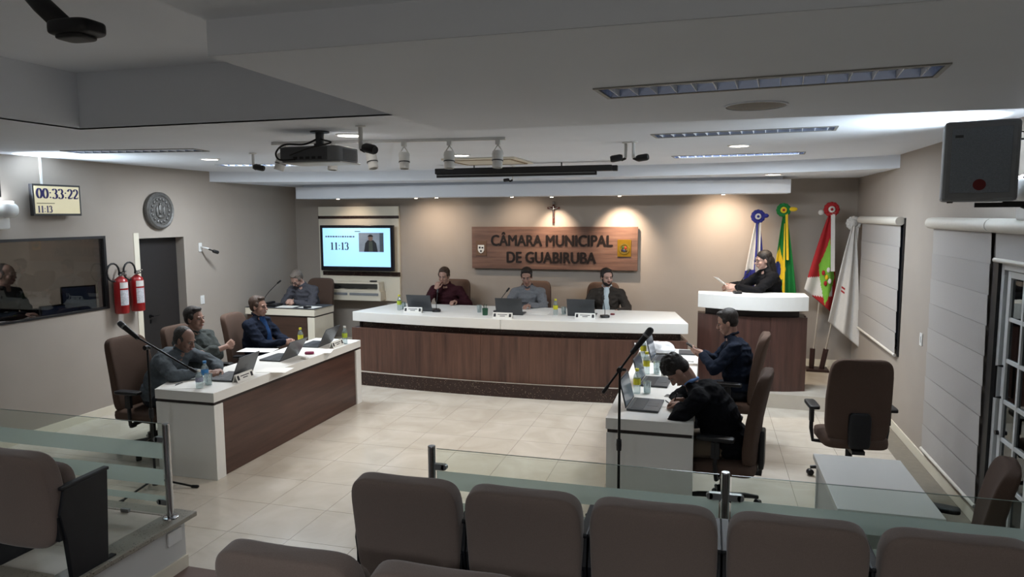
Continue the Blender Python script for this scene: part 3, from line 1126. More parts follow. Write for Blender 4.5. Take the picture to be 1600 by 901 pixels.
def post(lab, x, z0, h, clamps):
    t = thing('barrier_post', lab, 'post', (x, GY, z0), 0, 'steel posts of the glass barrier')
    MB().tube([(0, 0, 0), (0, 0, h)], .022, 18).obj('pole', M_STEEL, t, smooth='auto')
    MB().lathe([(.0, h), (.022, h), (.020, h + .006), (0, h + .006)], seg=18).obj('cap', M_CHROME, t)
    MB().lathe([(0, 0), (.05, 0), (.048, .008), (.024, .012), (0, .012)], seg=20).obj('base_flange', M_CHROME, t, smooth='auto')
    for (s, z) in clamps:
        c = MB().cbox((s * .045, 0, z), (.06, .028, .034)).lathe([(0, -.014), (.017, -.014), (.017, .014), (0, .014)], (s * .075, 0, z), 14, Matrix.Rotation(R_(90), 3, 'X'))
        o = c.obj('clamp', M_GREYM, t, smooth='auto')
        MB().lathe([(0, -.018), (.009, -.018), (.009, -.013), (0, -.013)], (s * .075, 0, z), 10, Matrix.Rotation(R_(-90), 3, 'X') @ Matrix.Rotation(R_(180), 3, 'X')).obj('bolt', M_CHROME, o)
    return t


xp0, xp1, xp2 = at(263, 740, Y=GY).x, at(675, 730, Y=GY).x, at(1133, 770, Y=GY).x
hL = GTOP - PZ - .005
post('polished steel post at the end of the left glass barrier', xp0, PZ + .002, hL, [(-1, hL - .10), (-1, .10)])
post('polished steel post at the left end of the central glass barrier', xp1, PZ + .002, hL + .012, [(1, hL - .10), (1, .10)])
post('polished steel post standing between two panes of the central glass barrier', xp2, PZ + .002, hL + .012, [(1, hL - .11), (-1, hL - .11), (1, .10), (-1, .10)])


def barrier(lab, x0, x1, z0, z1, stripes):
    t = thing('glass_barrier', lab, 'glass barrier', ((x0 + x1) / 2, GY, z0), 0, 'panes of the glass barrier')
    hw_, h = (x1 - x0) / 2, z1 - z0
    B(-hw_, hw_, -.004, .004, 0, h).obj('pane', M_GLASS, t)
    for (a, b) in stripes:
        B(-hw_, hw_, -.0062, -.0048, h - b, h - a).obj('frosted_band', M_FROST, t)
    B(-hw_, hw_, -.004, .004, h, h + .0015).obj('polished_edge', mat('glass_edge', '#5d7068', .3), t)
    for s in (-1, 1):
        B(s * hw_ * .8 - .03, s * hw_ * .8 + .03, -.01, .01, -.02, 0).obj('shoe', M_GREYM, t)
    return t


barrier('left glass barrier pane with frosted bands on the platform edge', -6.6, xp0 - .03, PZ + .022, GTOP, [(.125, .23), (.30, .405), (.475, .52)])
barrier('central glass barrier pane with frosted bands behind the left front-row seats', xp1 + .03, xp2 - .03, PZ + .022, GTOP, [(.125, .23), (.30, .405), (.475, .52)])
barrier('right glass barrier pane with frosted bands in front of the white table', xp2 + .03, 1.90, PZ + .022, GTOP, [(.125, .23), (.30, .405), (.475, .52)])


# ---- roller blinds on the right wall
def blind(name, lab, y0, y1, zt_, zb, bands, rail=True, tube_r=.045):
    t = thing(name, lab, 'blind', (XR, (y0 + y1) / 2, zb), 0, 'roller blinds on the right wall')
    hy = (y1 - y0) / 2
    MB().tube([(-.05, -hy - .03, zt_ - zb - tube_r), (-.05, hy + .03, zt_ - zb - tube_r)], tube_r, 16).obj('roller_cassette', M_BLINDR, t, smooth='auto')
    n_ = bands
    H = (zt_ - 2 * tube_r) - zb
    for k in range(n_):
        a, b = H * k / n_, H * (k + 1) / n_
        mb = MB()
        d = .006
        mb.add([(-.030, -hy, a), (-.030, hy, a), (-.030 - d, hy, b), (-.030 - d, -hy, b),
                (-.028, -hy, a), (-.028, hy, a), (-.028 - d, hy, b), (-.028 - d, -hy, b)],
               [(0, 1, 2, 3), (7, 6, 5, 4), (0, 4, 5, 1), (3, 2, 6, 7), (0, 3, 7, 4), (1, 5, 6, 2)])
        mb.obj('fabric_band', M_BLIND if k % 2 == 0 else M_BLIND2, t)
    if rail:
        MB().tube([(-.03, -hy - .01, -.012), (-.03, hy + .01, -.012)], .016, 10).obj('bottom_rail', M_BLINDR, t, smooth='auto')
    return t


blind('roller_blind', 'beige roller blind over the far window beside the flags', 8.08, 9.95, 2.262, .82, 6)
blind('roller_blind', 'tall grey pleated roller blind hanging to the floor between light switch and glass door', 5.66, 6.98, 2.262, .17, 9, True, .05)
blind('roller_blind', 'short raised roller blind above the white glass door', 4.42, 5.58, 2.262, 1.985, 1, True, .05)
# ================================================================== WALL AND CEILING THINGS
# ---- sign on the back wall
sgn = thing('wall_sign', 'wide walnut sign with dark lettering of the town council on the back wall', 'sign', (0, 0, 0))
SY = YB - .07
a0, a1 = at(737, 354, Y=SY), at(996, 423, Y=SY)
swd, sht = a1.x - a0.x, a0.z - a1.z
sc_ = ((a0.x + a1.x) / 2, (a0.z + a1.z) / 2)
sgn.location = (sc_[0], SY, sc_[1])
B(-swd / 2, swd / 2, 0, .04, -sht / 2, sht / 2).obj('board', M_WOODS, sgn, bevel=.003)
for s in (-1, 1):
    B(s * .9 - .03, s * .9 + .03, .04, .069, -.2, .2).obj('spacer', M_BLK, sgn)
FR = Matrix.Rotation(R_(90), 4, 'X')
for (txt, px0, px1, pyb, cap) in (('CÂMARA MUNICIPAL', 768, 957, 383.3, 17.5), ('DE GUABIRUBA', 792.5, 931, 409.5, 17.5)):
    me = text_mesh(txt, 1.0, 0.0, 0.0, 'LEFT')
    xs_ = [v.co.x for v in me.vertices]
    xm, xM = min(xs_), max(xs_)
    hcap = 0.72
    p0, p1 = at(px0, pyb, Y=SY), at(px1, pyb, Y=SY)
    kx = (p1.x - p0.x) / (xM - xm)
    ptop = at((px0 + px1) / 2, pyb - cap, Y=SY).z - at((px0 + px1) / 2, pyb, Y=SY).z
    kz = ptop / hcap
    vs = [(p0.x + (v.co.x - xm) * kx - sc_[0], v.co.y * kz + p0.z - sc_[1]) for v in me.vertices]
    fs = [tuple(p.vertices) for p in me.polygons]
    nv = len(vs)
    mb = MB()
    for q, (ox, oz) in enumerate(((0, 0), (.0085, 0), (-.0085, 0), (.0045, .0045), (-.0045, -.0045))):
        mb.add([(x + ox, -.008 - .0002 * q, z + oz) for x, z in vs], fs)
    ed = {}
    for f in fs:
        for q in range(len(f)):
            e = (f[q], f[(q + 1) % len(f)])
            ed[tuple(sorted(e))] = ed.get(tuple(sorted(e)), 0) + 1
    rim = [e for e, c_ in ed.items() if c_ == 1]
    mb.add([(vs[i][0], -.008, vs[i][1]) for e in rim for i in e] + [(vs[i][0], -.001, vs[i][1]) for e in rim for i in e],
           [(2 * q, 2 * q + 1, 2 * len(rim) + 2 * q + 1, 2 * len(rim) + 2 * q) for q in range(len(rim))])
    mb.obj('lettering', M_LETTER, sgn)
    bpy.data.meshes.remove(me)
# emblem plates
M_SHB = mat('emblem_brown', '#6a4f3c', .5)
pl = at(752, 387.5, Y=SY)
B(-.085, .085, -.010, -.001, -.115, .115).obj('emblem_plate', M_SHB, sgn, loc=(pl.x - sc_[0], 0, pl.z - sc_[1]))
shield = [(-.05, .06), (.05, .06), (.05, -.02), (.03, -.055), (0, -.07), (-.03, -.055), (-.05, -.02)]


def flat_poly(poly, y0, y1):
    n_ = len(poly)
    return MB().add([(x, y0, z) for x, z in poly] + [(x, y1, z) for x, z in poly],
                    [tuple(range(n_)), tuple(range(2 * n_ - 1, n_ - 1, -1))] + [(i, (i + 1) % n_, n_ + (i + 1) % n_, n_ + i) for i in range(n_)])


pe = flat_poly(shield, -.018, -.010).obj('shield', M_PAPER, sgn, loc=(pl.x - sc_[0], 0, pl.z - sc_[1] - .01))
for (x, z, w_, h_) in ((-.02, .02, .03, .03), (.025, .018, .03, .025), (0, -.035, .03, .025)):
    B(x - w_ / 2, x + w_ / 2, -.021, -.018, z - h_ / 2, z + h_ / 2).obj('shield_charge', M_INK, pe)
pr = at(975.5, 387.5, Y=SY)
B(-.10, .10, -.012, -.001, -.125, .125).obj('emblem_plate', M_GOLD, sgn, loc=(pr.x - sc_[0], 0, pr.z - sc_[1]))
mb = MB().lathe([(.062, -.004), (.078, -.004), (.078, .004), (.062, .004)], (0, -.017, -.01), 20, Matrix.Rotation(R_(90), 3, 'X'), ring=True)
pe = mb.obj('crest_ring', mat('crest_olive', '#6b5a1c', .5), sgn, loc=(pr.x - sc_[0], 0, pr.z - sc_[1]))
for (x, z, c_) in ((-.02, .02, '#2d4f2c'), (.02, .015, '#8c2a1e'), (0, -.03, '#22304f'), (.03, -.03, '#3a2a14'), (-.03, -.02, '#20202a')):
    MB().ell((x, -.016, z - .01), (.018, .005, .022), None, 10, 6).obj('crest_charge', mat('crest_' + c_[1:], c_, .5), pe)

# ---- crucifix
cr = at(865, 332, Y=YB - .02)
t = thing('crucifix', 'small dark wooden crucifix with silver figure above the sign', 'crucifix', (cr.x, YB - .02, cr.z))
M_CRW = mat('crucifix_wood', '#4a1f18', .4)
B(-.016, .016, -.012, .018, -.16, .17).obj('upright', M_CRW, t, bevel=.002)
B(-.095, .095, -.014, .014, .055, .087).obj('crossbar', M_CRW, t, bevel=.002)
B(-.016, .016, -.018, -.012, .125, .165).obj('title_plate', M_GREYM, t)
fg = MB().capsule((0, -.026, .055), (0, -.026, -.02), .012, .010).capsule((0, -.026, -.02), (.006, -.026, -.085), .010, .006)
fg.capsule((-.075, -.024, .078), (-.012, -.026, .055), .005, .007).capsule((.075, -.024, .078), (.012, -.026, .055), .005, .007).ell((.004, -.030, .080), (.012, .012, .016))
mk('figure', solid(fg, .004, 1, 'figure'), M_CHROME, t, True)

# ---- television and its panel
tvp = thing('tv_panel', 'white wall panel with dark stripes and open shelf holding the television', 'tv panel', (0, 0, 0))
q0, q1 = at(497, 323, Y=YB - .05), at(625.5, 466, Y=YB - .05)
px0_, px1_ = q0.x, q1.x
zt0 = q0.z
zs = lambda y: at(560, y, Y=YB - .05).z
B(px0_, px1_, YB - .05, YB - .001, .9, zt0).obj('panel', M_CREAMP, tvp, bevel=.003)
B(px0_ - .005, px1_ + .005, YB - .056, YB - .05, zs(341.5), zs(337)).obj('stripe', M_GRAN, tvp)
B(px0_ + .06, px1_ + .012, YB - .060, YB - .05, zs(430.5), zs(424)).obj('stripe', M_GRAN, tvp)
sh = MB().box(px0_ + .1, px1_ - .28, YB - .24, YB - .05, zs(443) + .02, zs(443) + .045).box(px0_ + .1, px1_ - .28, YB - .24, YB - .05, 1.07, 1.095)
sh.box(px0_ + .1, px0_ + .13, YB - .24, YB - .05, 1.095, zs(443) + .02).box(px1_ - .31, px1_ - .28, YB - .24, YB - .05, 1.095, zs(443) + .02)
sh.obj('shelf_box', M_CREAMP, tvp)
B(px0_ + .14, px0_ + .60, YB - .242, YB - .236, 1.005, 1.045).obj('slot', M_GREYP, tvp)
B(px0_ + .64, px1_ - .30, YB - .242, YB - .236, 1.005, 1.045).obj('slot', M_GREYP, tvp)
B(px0_ + .1, px1_ - .26, YB - .235, YB - .05, .92, 1.07).obj('drawer_box', M_CREAMP, tvp)
B(px0_ + .14, px1_ - .32, YB - .056, YB - .05, 1.096, zs(443) + .018).obj('shelf_back', M_GREYP, tvp)
mp_ = at(640 + 0, 0, Y=5)
tag(MB().sup((0, 0, 0), (.05, .04, .022), .4, .4).obj('media_box', M_BLK, None, True, loc=(px0_ + .35, YB - .14, 1.096 + .022)), 'small black media box on the shelf under the television', 'media box')
cb = MB().tube([(0, 0, .012), (.1, -.03, .012), (.2, -.05, .018), (.32, -.03, .012), (.4, .03, .012)], .007, 8)
tag(cb.obj('cable', M_BLK, None, True, loc=(px0_ + .50, YB - .14, 1.096)), 'loose black cable lying on the shelf under the television', 'cable')
rm = MB().sup((0, 0, .012), (.06, .025, .012), .3, .3)
tag(rm.obj('remote_control', M_BLK, None, True, loc=(px1_ - .42, YB - .16, zs(443) + .046)), 'black remote control on the ledge below the television', 'remote')

TY = YB - .20
tv = thing('television', 'large flat television with blue-white screen showing 11:13', 'television', (0, 0, 0))
c0, c1, c2, c3 = at(499, 351, Y=TY), at(613, 352.5, Y=TY), at(616, 423.5, Y=TY), at(502.5, 422.5, Y=TY)
cx_, cz_ = (c0.x + c1.x + c2.x + c3.x) / 4, (c0.z + c1.z + c2.z + c3.z) / 4
tw, th = (c1.x - c0.x + c2.x - c3.x) / 2, (c0.z + c1.z - c2.z - c3.z) / 2
tv.location = (cx_, TY, cz_)
B(-tw / 2, tw / 2, 0, .06, -th / 2, th / 2).obj('bezel', mat('tv_bezel', '#10121c', .25), tv, bevel=.006)
M_SCR = mat('tv_screen', '#9fc8e4', .3, emit='#8cc4ea', es=0.75, var=.02, scale=2)
B(-tw / 2 + .05, tw / 2 - .05, -.003, 0, -th / 2 + .07, th / 2 - .045).obj('screen', M_SCR, tv)
B(-.12, .12, .06, .145, -.12, .12).obj('wall_mount', M_BLK, tv)


# serif digits drawn with a broad nib
def nib(mb, pts, thick, thin, y):
    vs, fs = [], []
    n_ = len(pts)
    for i, p in enumerate(pts):
        a, b = pts[max(i - 1, 0)], pts[min(i + 1, n_ - 1)]
        dx, dz = b[0] - a[0], b[1] - a[1]
        L = math.hypot(dx, dz) or 1
        w_ = thin + (thick - thin) * abs(dz) / L
        nx, nz = -dz / L, dx / L
        vs += [(p[0] + nx * w_ / 2, y, p[1] + nz * w_ / 2), (p[0] - nx * w_ / 2, y, p[1] - nz * w_ / 2)]
    fs = [(2 * i, 2 * i + 1, 2 * i + 3, 2 * i + 2) for i in range(n_ - 1)]
    mb.add(vs, fs)


def arcp(cx, cz, rx, rz, a0, a1, n_=14):
    return [(cx + rx * math.cos(R_(a0 + (a1 - a0) * i / n_)), cz + rz * math.sin(R_(a0 + (a1 - a0) * i / n_))) for i in range(n_ + 1)]


def serif(txt, h, y=0.0, tk=.17):
    """digits 0-3 and colon, height h, starting at x=0; returns MB, width"""
    mb = MB()
    x = 0
    T, t_ = tk * h, .05 * h
    for ch in txt:
        S = lambda pts: [(x + a * h, b * h) for a, b in pts]
        if ch == '0':
            nib(mb, S(arcp(.26, .5, .19, .46, 90, 450, 28)), T, t_, y)
            x += .52 * h
        elif ch == '1':
            nib(mb, S([(.27, .04), (.27, .5), (.27, .97)]), T, t_, y)
            nib(mb, S([(.10, .03), (.27, .03), (.44, .03)]), t_, t_ * 1.2, y)
            nib(mb, S([(.12, .84), (.22, .93)]), t_, t_, y)
            x += .52 * h
        elif ch == '2':
            nib(mb, S([(.08, .74)] + arcp(.25, .70, .17, .26, 160, -20) + [(.36, .50), (.24, .30), (.07, .06)]), T * .9, t_, y)
            nib(mb, S([(.05, .06), (.25, .06), (.43, .06), (.47, .20)]), t_, t_ * 2.6, y)
            x += .52 * h
        elif ch == '3':
            nib(mb, S([(.08, .80)] + arcp(.23, .74, .17, .22, 140, -90)), T * .9, t_, y)
            nib(mb, S(arcp(.23, .27, .20, .25, 90, -150)), T, t_, y)
            x += .52 * h
        elif ch == ':':
            for zc in (.12, .58):
                mb.add([(x + .15 * h + .075 * h * math.cos(k * .7854), y, zc * h + .075 * h * math.sin(k * .7854)) for k in range(8)], [tuple(range(8))])
            x += .30 * h
    return mb, x


hs = .125
d, wd = serif('11:13', hs, -.005)
d.v = [(v[0] * 1.15, v[1], v[2]) for v in d.v]
d.obj('clock_digits', M_INK, tv, loc=(-.475, 0, -.03))
tb = MB()
random.seed(3)
xx = -tw / 2 + .10
while xx < -.05:
    w_ = random.uniform(.02, .05)
    tb.box(xx, xx + w_, -.005, -.0035, .175, .198)
    xx += w_ + .012
tb.obj('name_line', mat('grey_ink', '#5c6a78', .7), tv)
B(-.02, .08, -.005, -.0035, .265, .278).obj('heading_line', mat('grey_ink', '#5c6a78'), tv)
ph = B(.05, .49, -.005, -.0035, -.06, .25).obj('portrait_photo', mat('photo_backdrop', '#7d8794', .5, emit='#77838f', es=.25, var=.25, scale=6), tv)
B(.42, .49, -.0058, -.005, -.06, .25).obj('photo_curtain', mat('photo_curtain', '#53606f', .6), ph)
flat_poly([(.14, -.06), (.385, -.06), (.36, .08), (.31, .13), (.21, .13), (.165, .08)], -.0066, -.0052).obj('photo_jacket', mat('photo_jacket', '#2c3138', .7), ph)
flat_poly([(.225, -.06), (.30, -.06), (.29, .11), (.235, .11)], -.0074, -.0067).obj('photo_shirt', mat('photo_shirt', '#4d564f', .7), ph)
flat_poly([(.262 + .042 * math.cos(k * .524), .165 + .048 * math.sin(k * .524)) for k in range(12)], -.0074, -.0067).obj('photo_face', mat('photo_face', '#7d6a63', .6), ph)
flat_poly([(.262 + .047 * math.cos(k * .3927), .185 + .036 * math.sin(k * .3927)) for k in range(9)], -.0082, -.0075).obj('photo_hair', mat('photo_hair', '#221e20', .6), ph)

# ---- time display on the left wall
mz = at(92, 313, X=XL + .12)
mon = thing('time_display', 'small black-framed cream screen showing 00:33:22 on the left wall', 'display', (XL + .12, (5.585 + 6.15) / 2 - .005, 2.475), R_(90))
mw, mh = .57, .325
B(-mw / 2, mw / 2, 0, .045, -mh / 2, mh / 2).obj('bezel', M_BLK, mon, bevel=.004)
B(-mw / 2 + .022, mw / 2 - .022, -.002, 0, -mh / 2 + .022, mh / 2 - .02).obj('screen', mat('cream_screen', '#b3a98a', .4, emit='#c4ba98', es=.32, var=.04, scale=4), mon)
d, wd = serif('00:33:22', .105, -.004, .20)
k_ = .50 / wd
d.v = [(v[0] * k_, v[1], v[2]) for v in d.v]
d.obj('timer_digits', M_NAVYINK, mon, loc=(-mw / 2 + .04, 0, .015))
d, wd = serif('11:13', .072, -.004, .20)
d.obj('clock_digits', M_NAVYINK, mon, loc=(-mw / 2 + .042, 0, -.13))
B(-mw / 2 + .04, -.04, -.004, -.003, -.037, -.031).obj('text_line', M_INK, mon)
B(-.08, .08, .045, .119, -.10, .06).obj('wall_mount', M_BLK, mon)
cd = thing('cable_conduit', 'thin white cable conduit rising from the time display to the ceiling', 'conduit', (XL + .008, 5.785, 2.64))
B(-.007, .008, -.010, .010, 0, .279).obj('channel', M_WHITEP, cd)
# a second screen at the frame edge
t = thing('wall_monitor', 'dark edge of a monitor on the left wall at the frame edge', 'monitor', (XL + .20, 4.91, 2.65), R_(90))
B(-.28, .28, 0, .045, -.16, .15).obj('bezel', M_BLK, t, bevel=.004)
B(-.26, .26, -.002, 0, -.14, .13).obj('screen', mat('dark_screen', '#1c2230', .15), t)
B(-.05, .05, .045, .199, -.05, .05).obj('wall_mount', M_BLK, t)

# ---- round relief
dc = at(251, 329, X=XL + .05)
t = thing('wall_plaque', 'round pewter relief plaque above the dark door', 'plaque', (XL + .001, dc.y, dc.z))
ry = Matrix.Rotation(R_(90), 3, 'Y')
MB().lathe([(0, 0), (.215, 0), (.235, .015), (.232, .05), (.21, .068), (.185, .060), (.18, .05), (0, .05)], seg=40, rot=ry).obj('disc', M_BRONZE, t, smooth='auto')
rl = MB()
for k in range(16):
    an = k * math.pi / 8
    rl.ell((.054, .145 * math.cos(an), .145 * math.sin(an)), (.010, .022, .022), None, 8, 6)
rl.ell((.055, 0, .02), (.014, .045, .07), None, 10, 6).ell((.055, -.06, -.01), (.012, .025, .07), None, 10, 6).ell((.055, .06, -.01), (.012, .025, .07), None, 10, 6)
rl.ell((.056, 0, -.075), (.012, .06, .025), None, 10, 6).ell((.058, 0, .085), (.010, .03, .018), None, 8, 6)
rl.obj('relief', M_BRONZE, t, True)

# ---- fire extinguishers


def extinguisher(y, z, lab):
    t = thing('fire_extinguisher', lab, 'extinguisher', (XL + .095, y, z), 0, 'fire extinguishers beside the control-room window')
    MB().lathe([(0, 0), (.07, 0), (.078, .012), (.078, .36), (.068, .40), (.03, .43), (.018, .44), (0, .44)], seg=20).obj('cylinder', M_RED, t, smooth='auto')
    v = MB().lathe([(0, .44), (.018, .44), (.018, .475), (0, .475)], seg=12)
    v.cbox((.045, 0, .49), (.09, .02, .012), Matrix.Rotation(R_(-12), 3, 'Y')).cbox((.045, 0, .465), (.08, .018, .010), Matrix.Rotation(R_(14), 3, 'Y'))
    v.lathe([(0, -.012), (.02, -.012), (.02, .012), (0, .012)], (0, .03, .462), 12, ry)
    v.obj('valve', M_CHROME, t, smooth='auto')
    pts = [(0, -.015, .46)]
    for k in range(13):
        an = R_(-20 + 300 * k / 12)
        pts.append((0, -.10 + .088 * math.cos(an), .49 + .105 * math.sin(an)))
    MB().tube(pts, .011, 8).obj('hose', M_BLK, t, True)
    for (z0, z1, m) in ((.30, .37, M_LABELW), (.10, .28, mat('label_print', '#b5b6bb', .6, var=.25, scale=60))):
        mb = MB()
        vs = []
        for k in range(7):
            an = R_(-52 + 74 * k / 6)
            vs += [(.0795 * math.cos(an), .0795 * math.sin(an), z0), (.0795 * math.cos(an), .0795 * math.sin(an), z1)]
        mb.add(vs, [(2 * k, 2 * k + 2, 2 * k + 3, 2 * k + 1) for k in range(6)])
        mb.obj('label', m, t)
    B(-.094, -.07, -.02, .02, .30, .36).obj('bracket', M_GREYM, t)
    return t


e1, e2 = at(191, 480, X=XL + .095), at(216, 480, X=XL + .095)
extinguisher(e1.y, 1.165, 'red fire extinguisher with black hose next to the control-room window, left one')
extinguisher(e2.y, 1.165, 'red fire extinguisher with black hose beside the dark door, right one')


# ---- switches
def plate(name, lab, loc, sx, m=M_WHITEP):
    t = thing(name, lab, 'switch', loc)
    B(min(0, sx * .009), max(0, sx * .009), -.037, .037, -.06, .06).obj('plate', m, t, bevel=.003)
    B(min(sx * .009, sx * .014), max(sx * .009, sx * .014), -.015, .015, -.03, .03).obj('rocker', m, t)


p = at(316, 468, X=XL)
plate('light_switch', 'white light switch on the left wall beside the dark door', (XL, p.y, p.z), 1)
p = at(1440, 530, X=XR)
plate('light_switch', 'white light switch on the right wall left of the tall blind', (XR, p.y, p.z), -1)
p = at(1444.5, 712, X=XR)
plate('wall_socket', 'small grey wall socket low on the right wall beside the tall blind', (XR, p.y, .16), -1, M_GREYP)
t = thing('wall_socket', 'white blank wall plate on the platform side below the steel post', 'socket', (-3.26, 3.56, .25))
B(0, .012, -.06, .06, -.045, .045).obj('plate', M_WHITEP, t, bevel=.003)


# ---- cameras
def cam_body(t, c, d, m=M_BLK, s=1.0):
    d = Vector(d).normalized()
    rot = d.to_track_quat('Z', 'Y').to_matrix()
    b = MB().lathe([(0, -.05 * s), (.022 * s, -.05 * s), (.030 * s, -.03 * s), (.030 * s, .04 * s), (.024 * s, .055 * s), (.018 * s, .05 * s), (0, .05 * s)], c, 16, rot)
    b.obj('camera_body', m, t, smooth='auto')


p = at(312, 386, X=XL)
t = thing('security_camera', 'small black camera on white bracket on the left wall beside the door', 'camera', (XL, p.y, p.z))
B(0, .015, -.03, .03, -.06, .06).obj('wall_plate', M_WHITEP, t, bevel=.003)
MB().tube([(.015, 0, 0), (.13, .02, -.02)], .012, 8).obj('arm', M_WHITEP, t, True)
MB().tube([(.12, .02, -.025), (.17, .05, -.05)], .009, 8).obj('joint', M_BLK, t, True)
cam_body(t, (.185, .085, -.065), (.3, .9, -.3), s=.8)


def hang_cam(px, py0, py1, Y, d, lab, side=1, s=1.0, zc=ZC):
    a = at(px, py0, Z=zc) if Y is None else at(px, py0, Y=Y)
    zlow = at(px, py1, Y=a.y).z
    t = thing('security_camera', lab, 'camera', (a.x, a.y, zc))
    h = zc - zlow
    MB().lathe([(0, 0), (.035, 0), (.035, -.008), (.014, -.012), (0, -.012)], seg=16).obj('ceiling_plate', M_WHITEP, t, smooth='auto')
    MB().tube([(0, 0, -.01), (0, 0, -h)], .014 * s, 10).obj('drop_rod', M_WHITEP, t, smooth='auto')
    MB().tube([(0, 0, -h), (side * .03, -.01, -h - .015), (side * .06, -.02, -h)], .012, 8).obj('joint', M_BLK, t, True)
    cam_body(t, (side * .075, -.02, -h), d, s=s)


hang_cam(395, 239, 262, None, (.9, .2, -.2), 'small black camera on a white ceiling rod left of the projector')
hang_cam(563, 196, 233, None, (.8, -.3, -.2), 'black camera on a white ceiling rod in front of the track spotlights', s=1.1)
hang_cam(978, 222, 247, None, (-.9, -.2, -.15), 'left-turned black camera of the ceiling pair right of the screen case', side=-1)
hang_cam(990, 221, 247, None, (.9, -.2, .1), 'right-turned black camera of the ceiling pair right of the screen case')
hang_cam(801, 258, 281, None, (-.8, -.3, -.1), 'tiny black camera on a white rod in front of the projection screen case', side=-1, s=.7)
# black camera arm at the top left, hanging from the high recess
t = thing('ceiling_camera', 'black camera on a bent arm hanging at the top left corner', 'camera', (-2.50, 2.0, 3.3))
o_ = Vector((-2.50, 2.0, 3.3))
q0, q1 = at(66, 8, Y=2.0) - o_, at(100, 40, Y=2.0) - o_
MB().tube([(0, 0, 0), (.08, 0, -.10), q0, q1], [.03, .03, .034, .034], 12).obj('arm', M_BLK, t, True)
MB().lathe([(0, 0), (.06, 0), (.06, -.012), (0, -.012)], seg=16).obj('ceiling_plate', M_BLK, t)
qb = at(120, 45, Y=2.0) - o_
MB().sup(qb, (.088, .06, .026), .4, .5).sup(qb + Vector((-.005, 0, -.027)), (.06, .045, .012), .4, .5).obj('camera_body', M_BLK, t, True)

# ---- projector
pjr = thing('projector', 'dark grey ceiling projector with looping black cables', 'projector', (-2.80, 4.72, ZC))
zp = at(480, 228, Y=4.6).z - ZC
zq = at(480, 254, Y=4.6).z - ZC
MB().tube([(.02, -.03, 0), (.02, -.03, zp + .02)], .032, 12).lathe([(0, 0), (.07, 0), (.07, -.01), (0, -.01)], (.02, -.03, 0), 16).lathe([(.0, -.09), (.045, -.09), (.045, -.12), (0, -.12)], (.02, -.03, 0), 14).obj('mount_pole', M_DGREY, pjr, smooth='auto')
MB().sup((0, 0, (zp + zq) / 2), (.245, .16, (zp - zq) / 2), .18, .2).obj('housing', M_GREYP, pjr, True)
B(-.23, .15, -.166, -.150, zq + .015, zp - .012).obj('rear_panel', mat('projector_rear', '#55575b', .5), pjr)
for k in range(5):
    B(-.12 + k * .05, -.09 + k * .05, -.170, -.164, zq + .022, zq + .040).obj('port', M_BLK, pjr)
B(-.245, .255, -.16, .15, zq - .006, zq + .004).obj('base_plate', M_WHITEP, pjr, bevel=.003)
for k in range(8):
    B(.2455, .2485, -.10, .10, zq + .02 + k * .010, zq + .024 + k * .010).obj('vent_slat', M_DGREY, pjr)
MB().tube(spl([(.0, -.05, -.06), (-.06, -.12, -.10), (-.17, -.20, zp + .005), (-.235, -.21, zp - .05), (-.22, -.19, zq + .02), (-.10, -.18, zq + .018)]), .007, 8).obj('cable', M_BLK, pjr, True)
MB().tube(spl([(.04, -.05, -.06), (.10, -.13, zp + .04), (.20, -.19, zp + .01), (.05, -.20, zp - .02), (-.09, -.20, zp - .06), (-.14, -.18, zq + .05)]), .006, 8).obj('cable', M_BLK, pjr, True)

# ---- lighting track with spotlights
ra, rb = at(425, 224.5, Z=ZC - .012), at(790, 216.5, Z=ZC - .012)
trk = thing('lighting_track', 'long white ceiling track carrying the spotlights', 'track', ((ra.x + rb.x) / 2, (ra.y + rb.y) / 2, ZC), math.atan2(rb.y - ra.y, rb.x - ra.x))
LT = (rb - ra).length
B(-LT / 2, LT / 2, -.017, .017, -.024, -.0005).obj('rail', M_GREYP if False else M_WHITEP, trk, bevel=.002)
ORD = ['leftmost, below the projector', 'second from the left, right of the projector', 'third from the left, behind a black camera', 'fourth from the left',
       'fifth from the left, beside a round downlight', 'rightmost on the track']
for k, (px, tx) in enumerate(((447, -.25), (525, .0), (581, .25), (636, .06), (706, .02), (779, .0))):
    f = (px - 425) / (790 - 425)
    c = ra.lerp(rb, f)
    lab = 'white track spotlight hanging from the ceiling track, ' + ORD[k]
    if k == 0:
        s = thing('track_spotlight', lab, 'spotlight', (c.x, c.y, ZC - .024), 0, 'spotlights on the ceiling track')
        B(-.02, .02, -.016, .016, -.035, -.0005).obj('adapter', M_WHITEP, s, bevel=.003)
        MB().tube([(0, 0, -.035), (-.035, 0, -.085), (-.047, 0, -.115)], .005, 6).tube([(0, 0, -.035), (.035, 0, -.085), (.047, 0, -.115)], .005, 6).obj('yoke', M_WHITEP, s, True)
        MB().lathe([(0, 0), (.040, 0), (.045, -.01), (.045, -.075), (.041, -.08), (.041, -.135), (.034, -.135), (.034, -.09), (0, -.09)], (0, 0, -.085), 20).obj('lamp_can', M_WHITEP, s, smooth='auto')
        MB().lathe([(.0462, -.075), (.0462, -.083), (.042, -.083), (.042, -.075)], (0, 0, -.085), 20, ring=True).obj('dark_ring', M_DGREY, s)
        spot0 = s
    else:
        s = dup(spot0, (c.x, c.y, ZC - .024), 0, lab)
    s.rotation_euler = (R_(-8), -tx, 0)
    if k == 0:
        s.rotation_euler = (R_(-8), .25, 0)

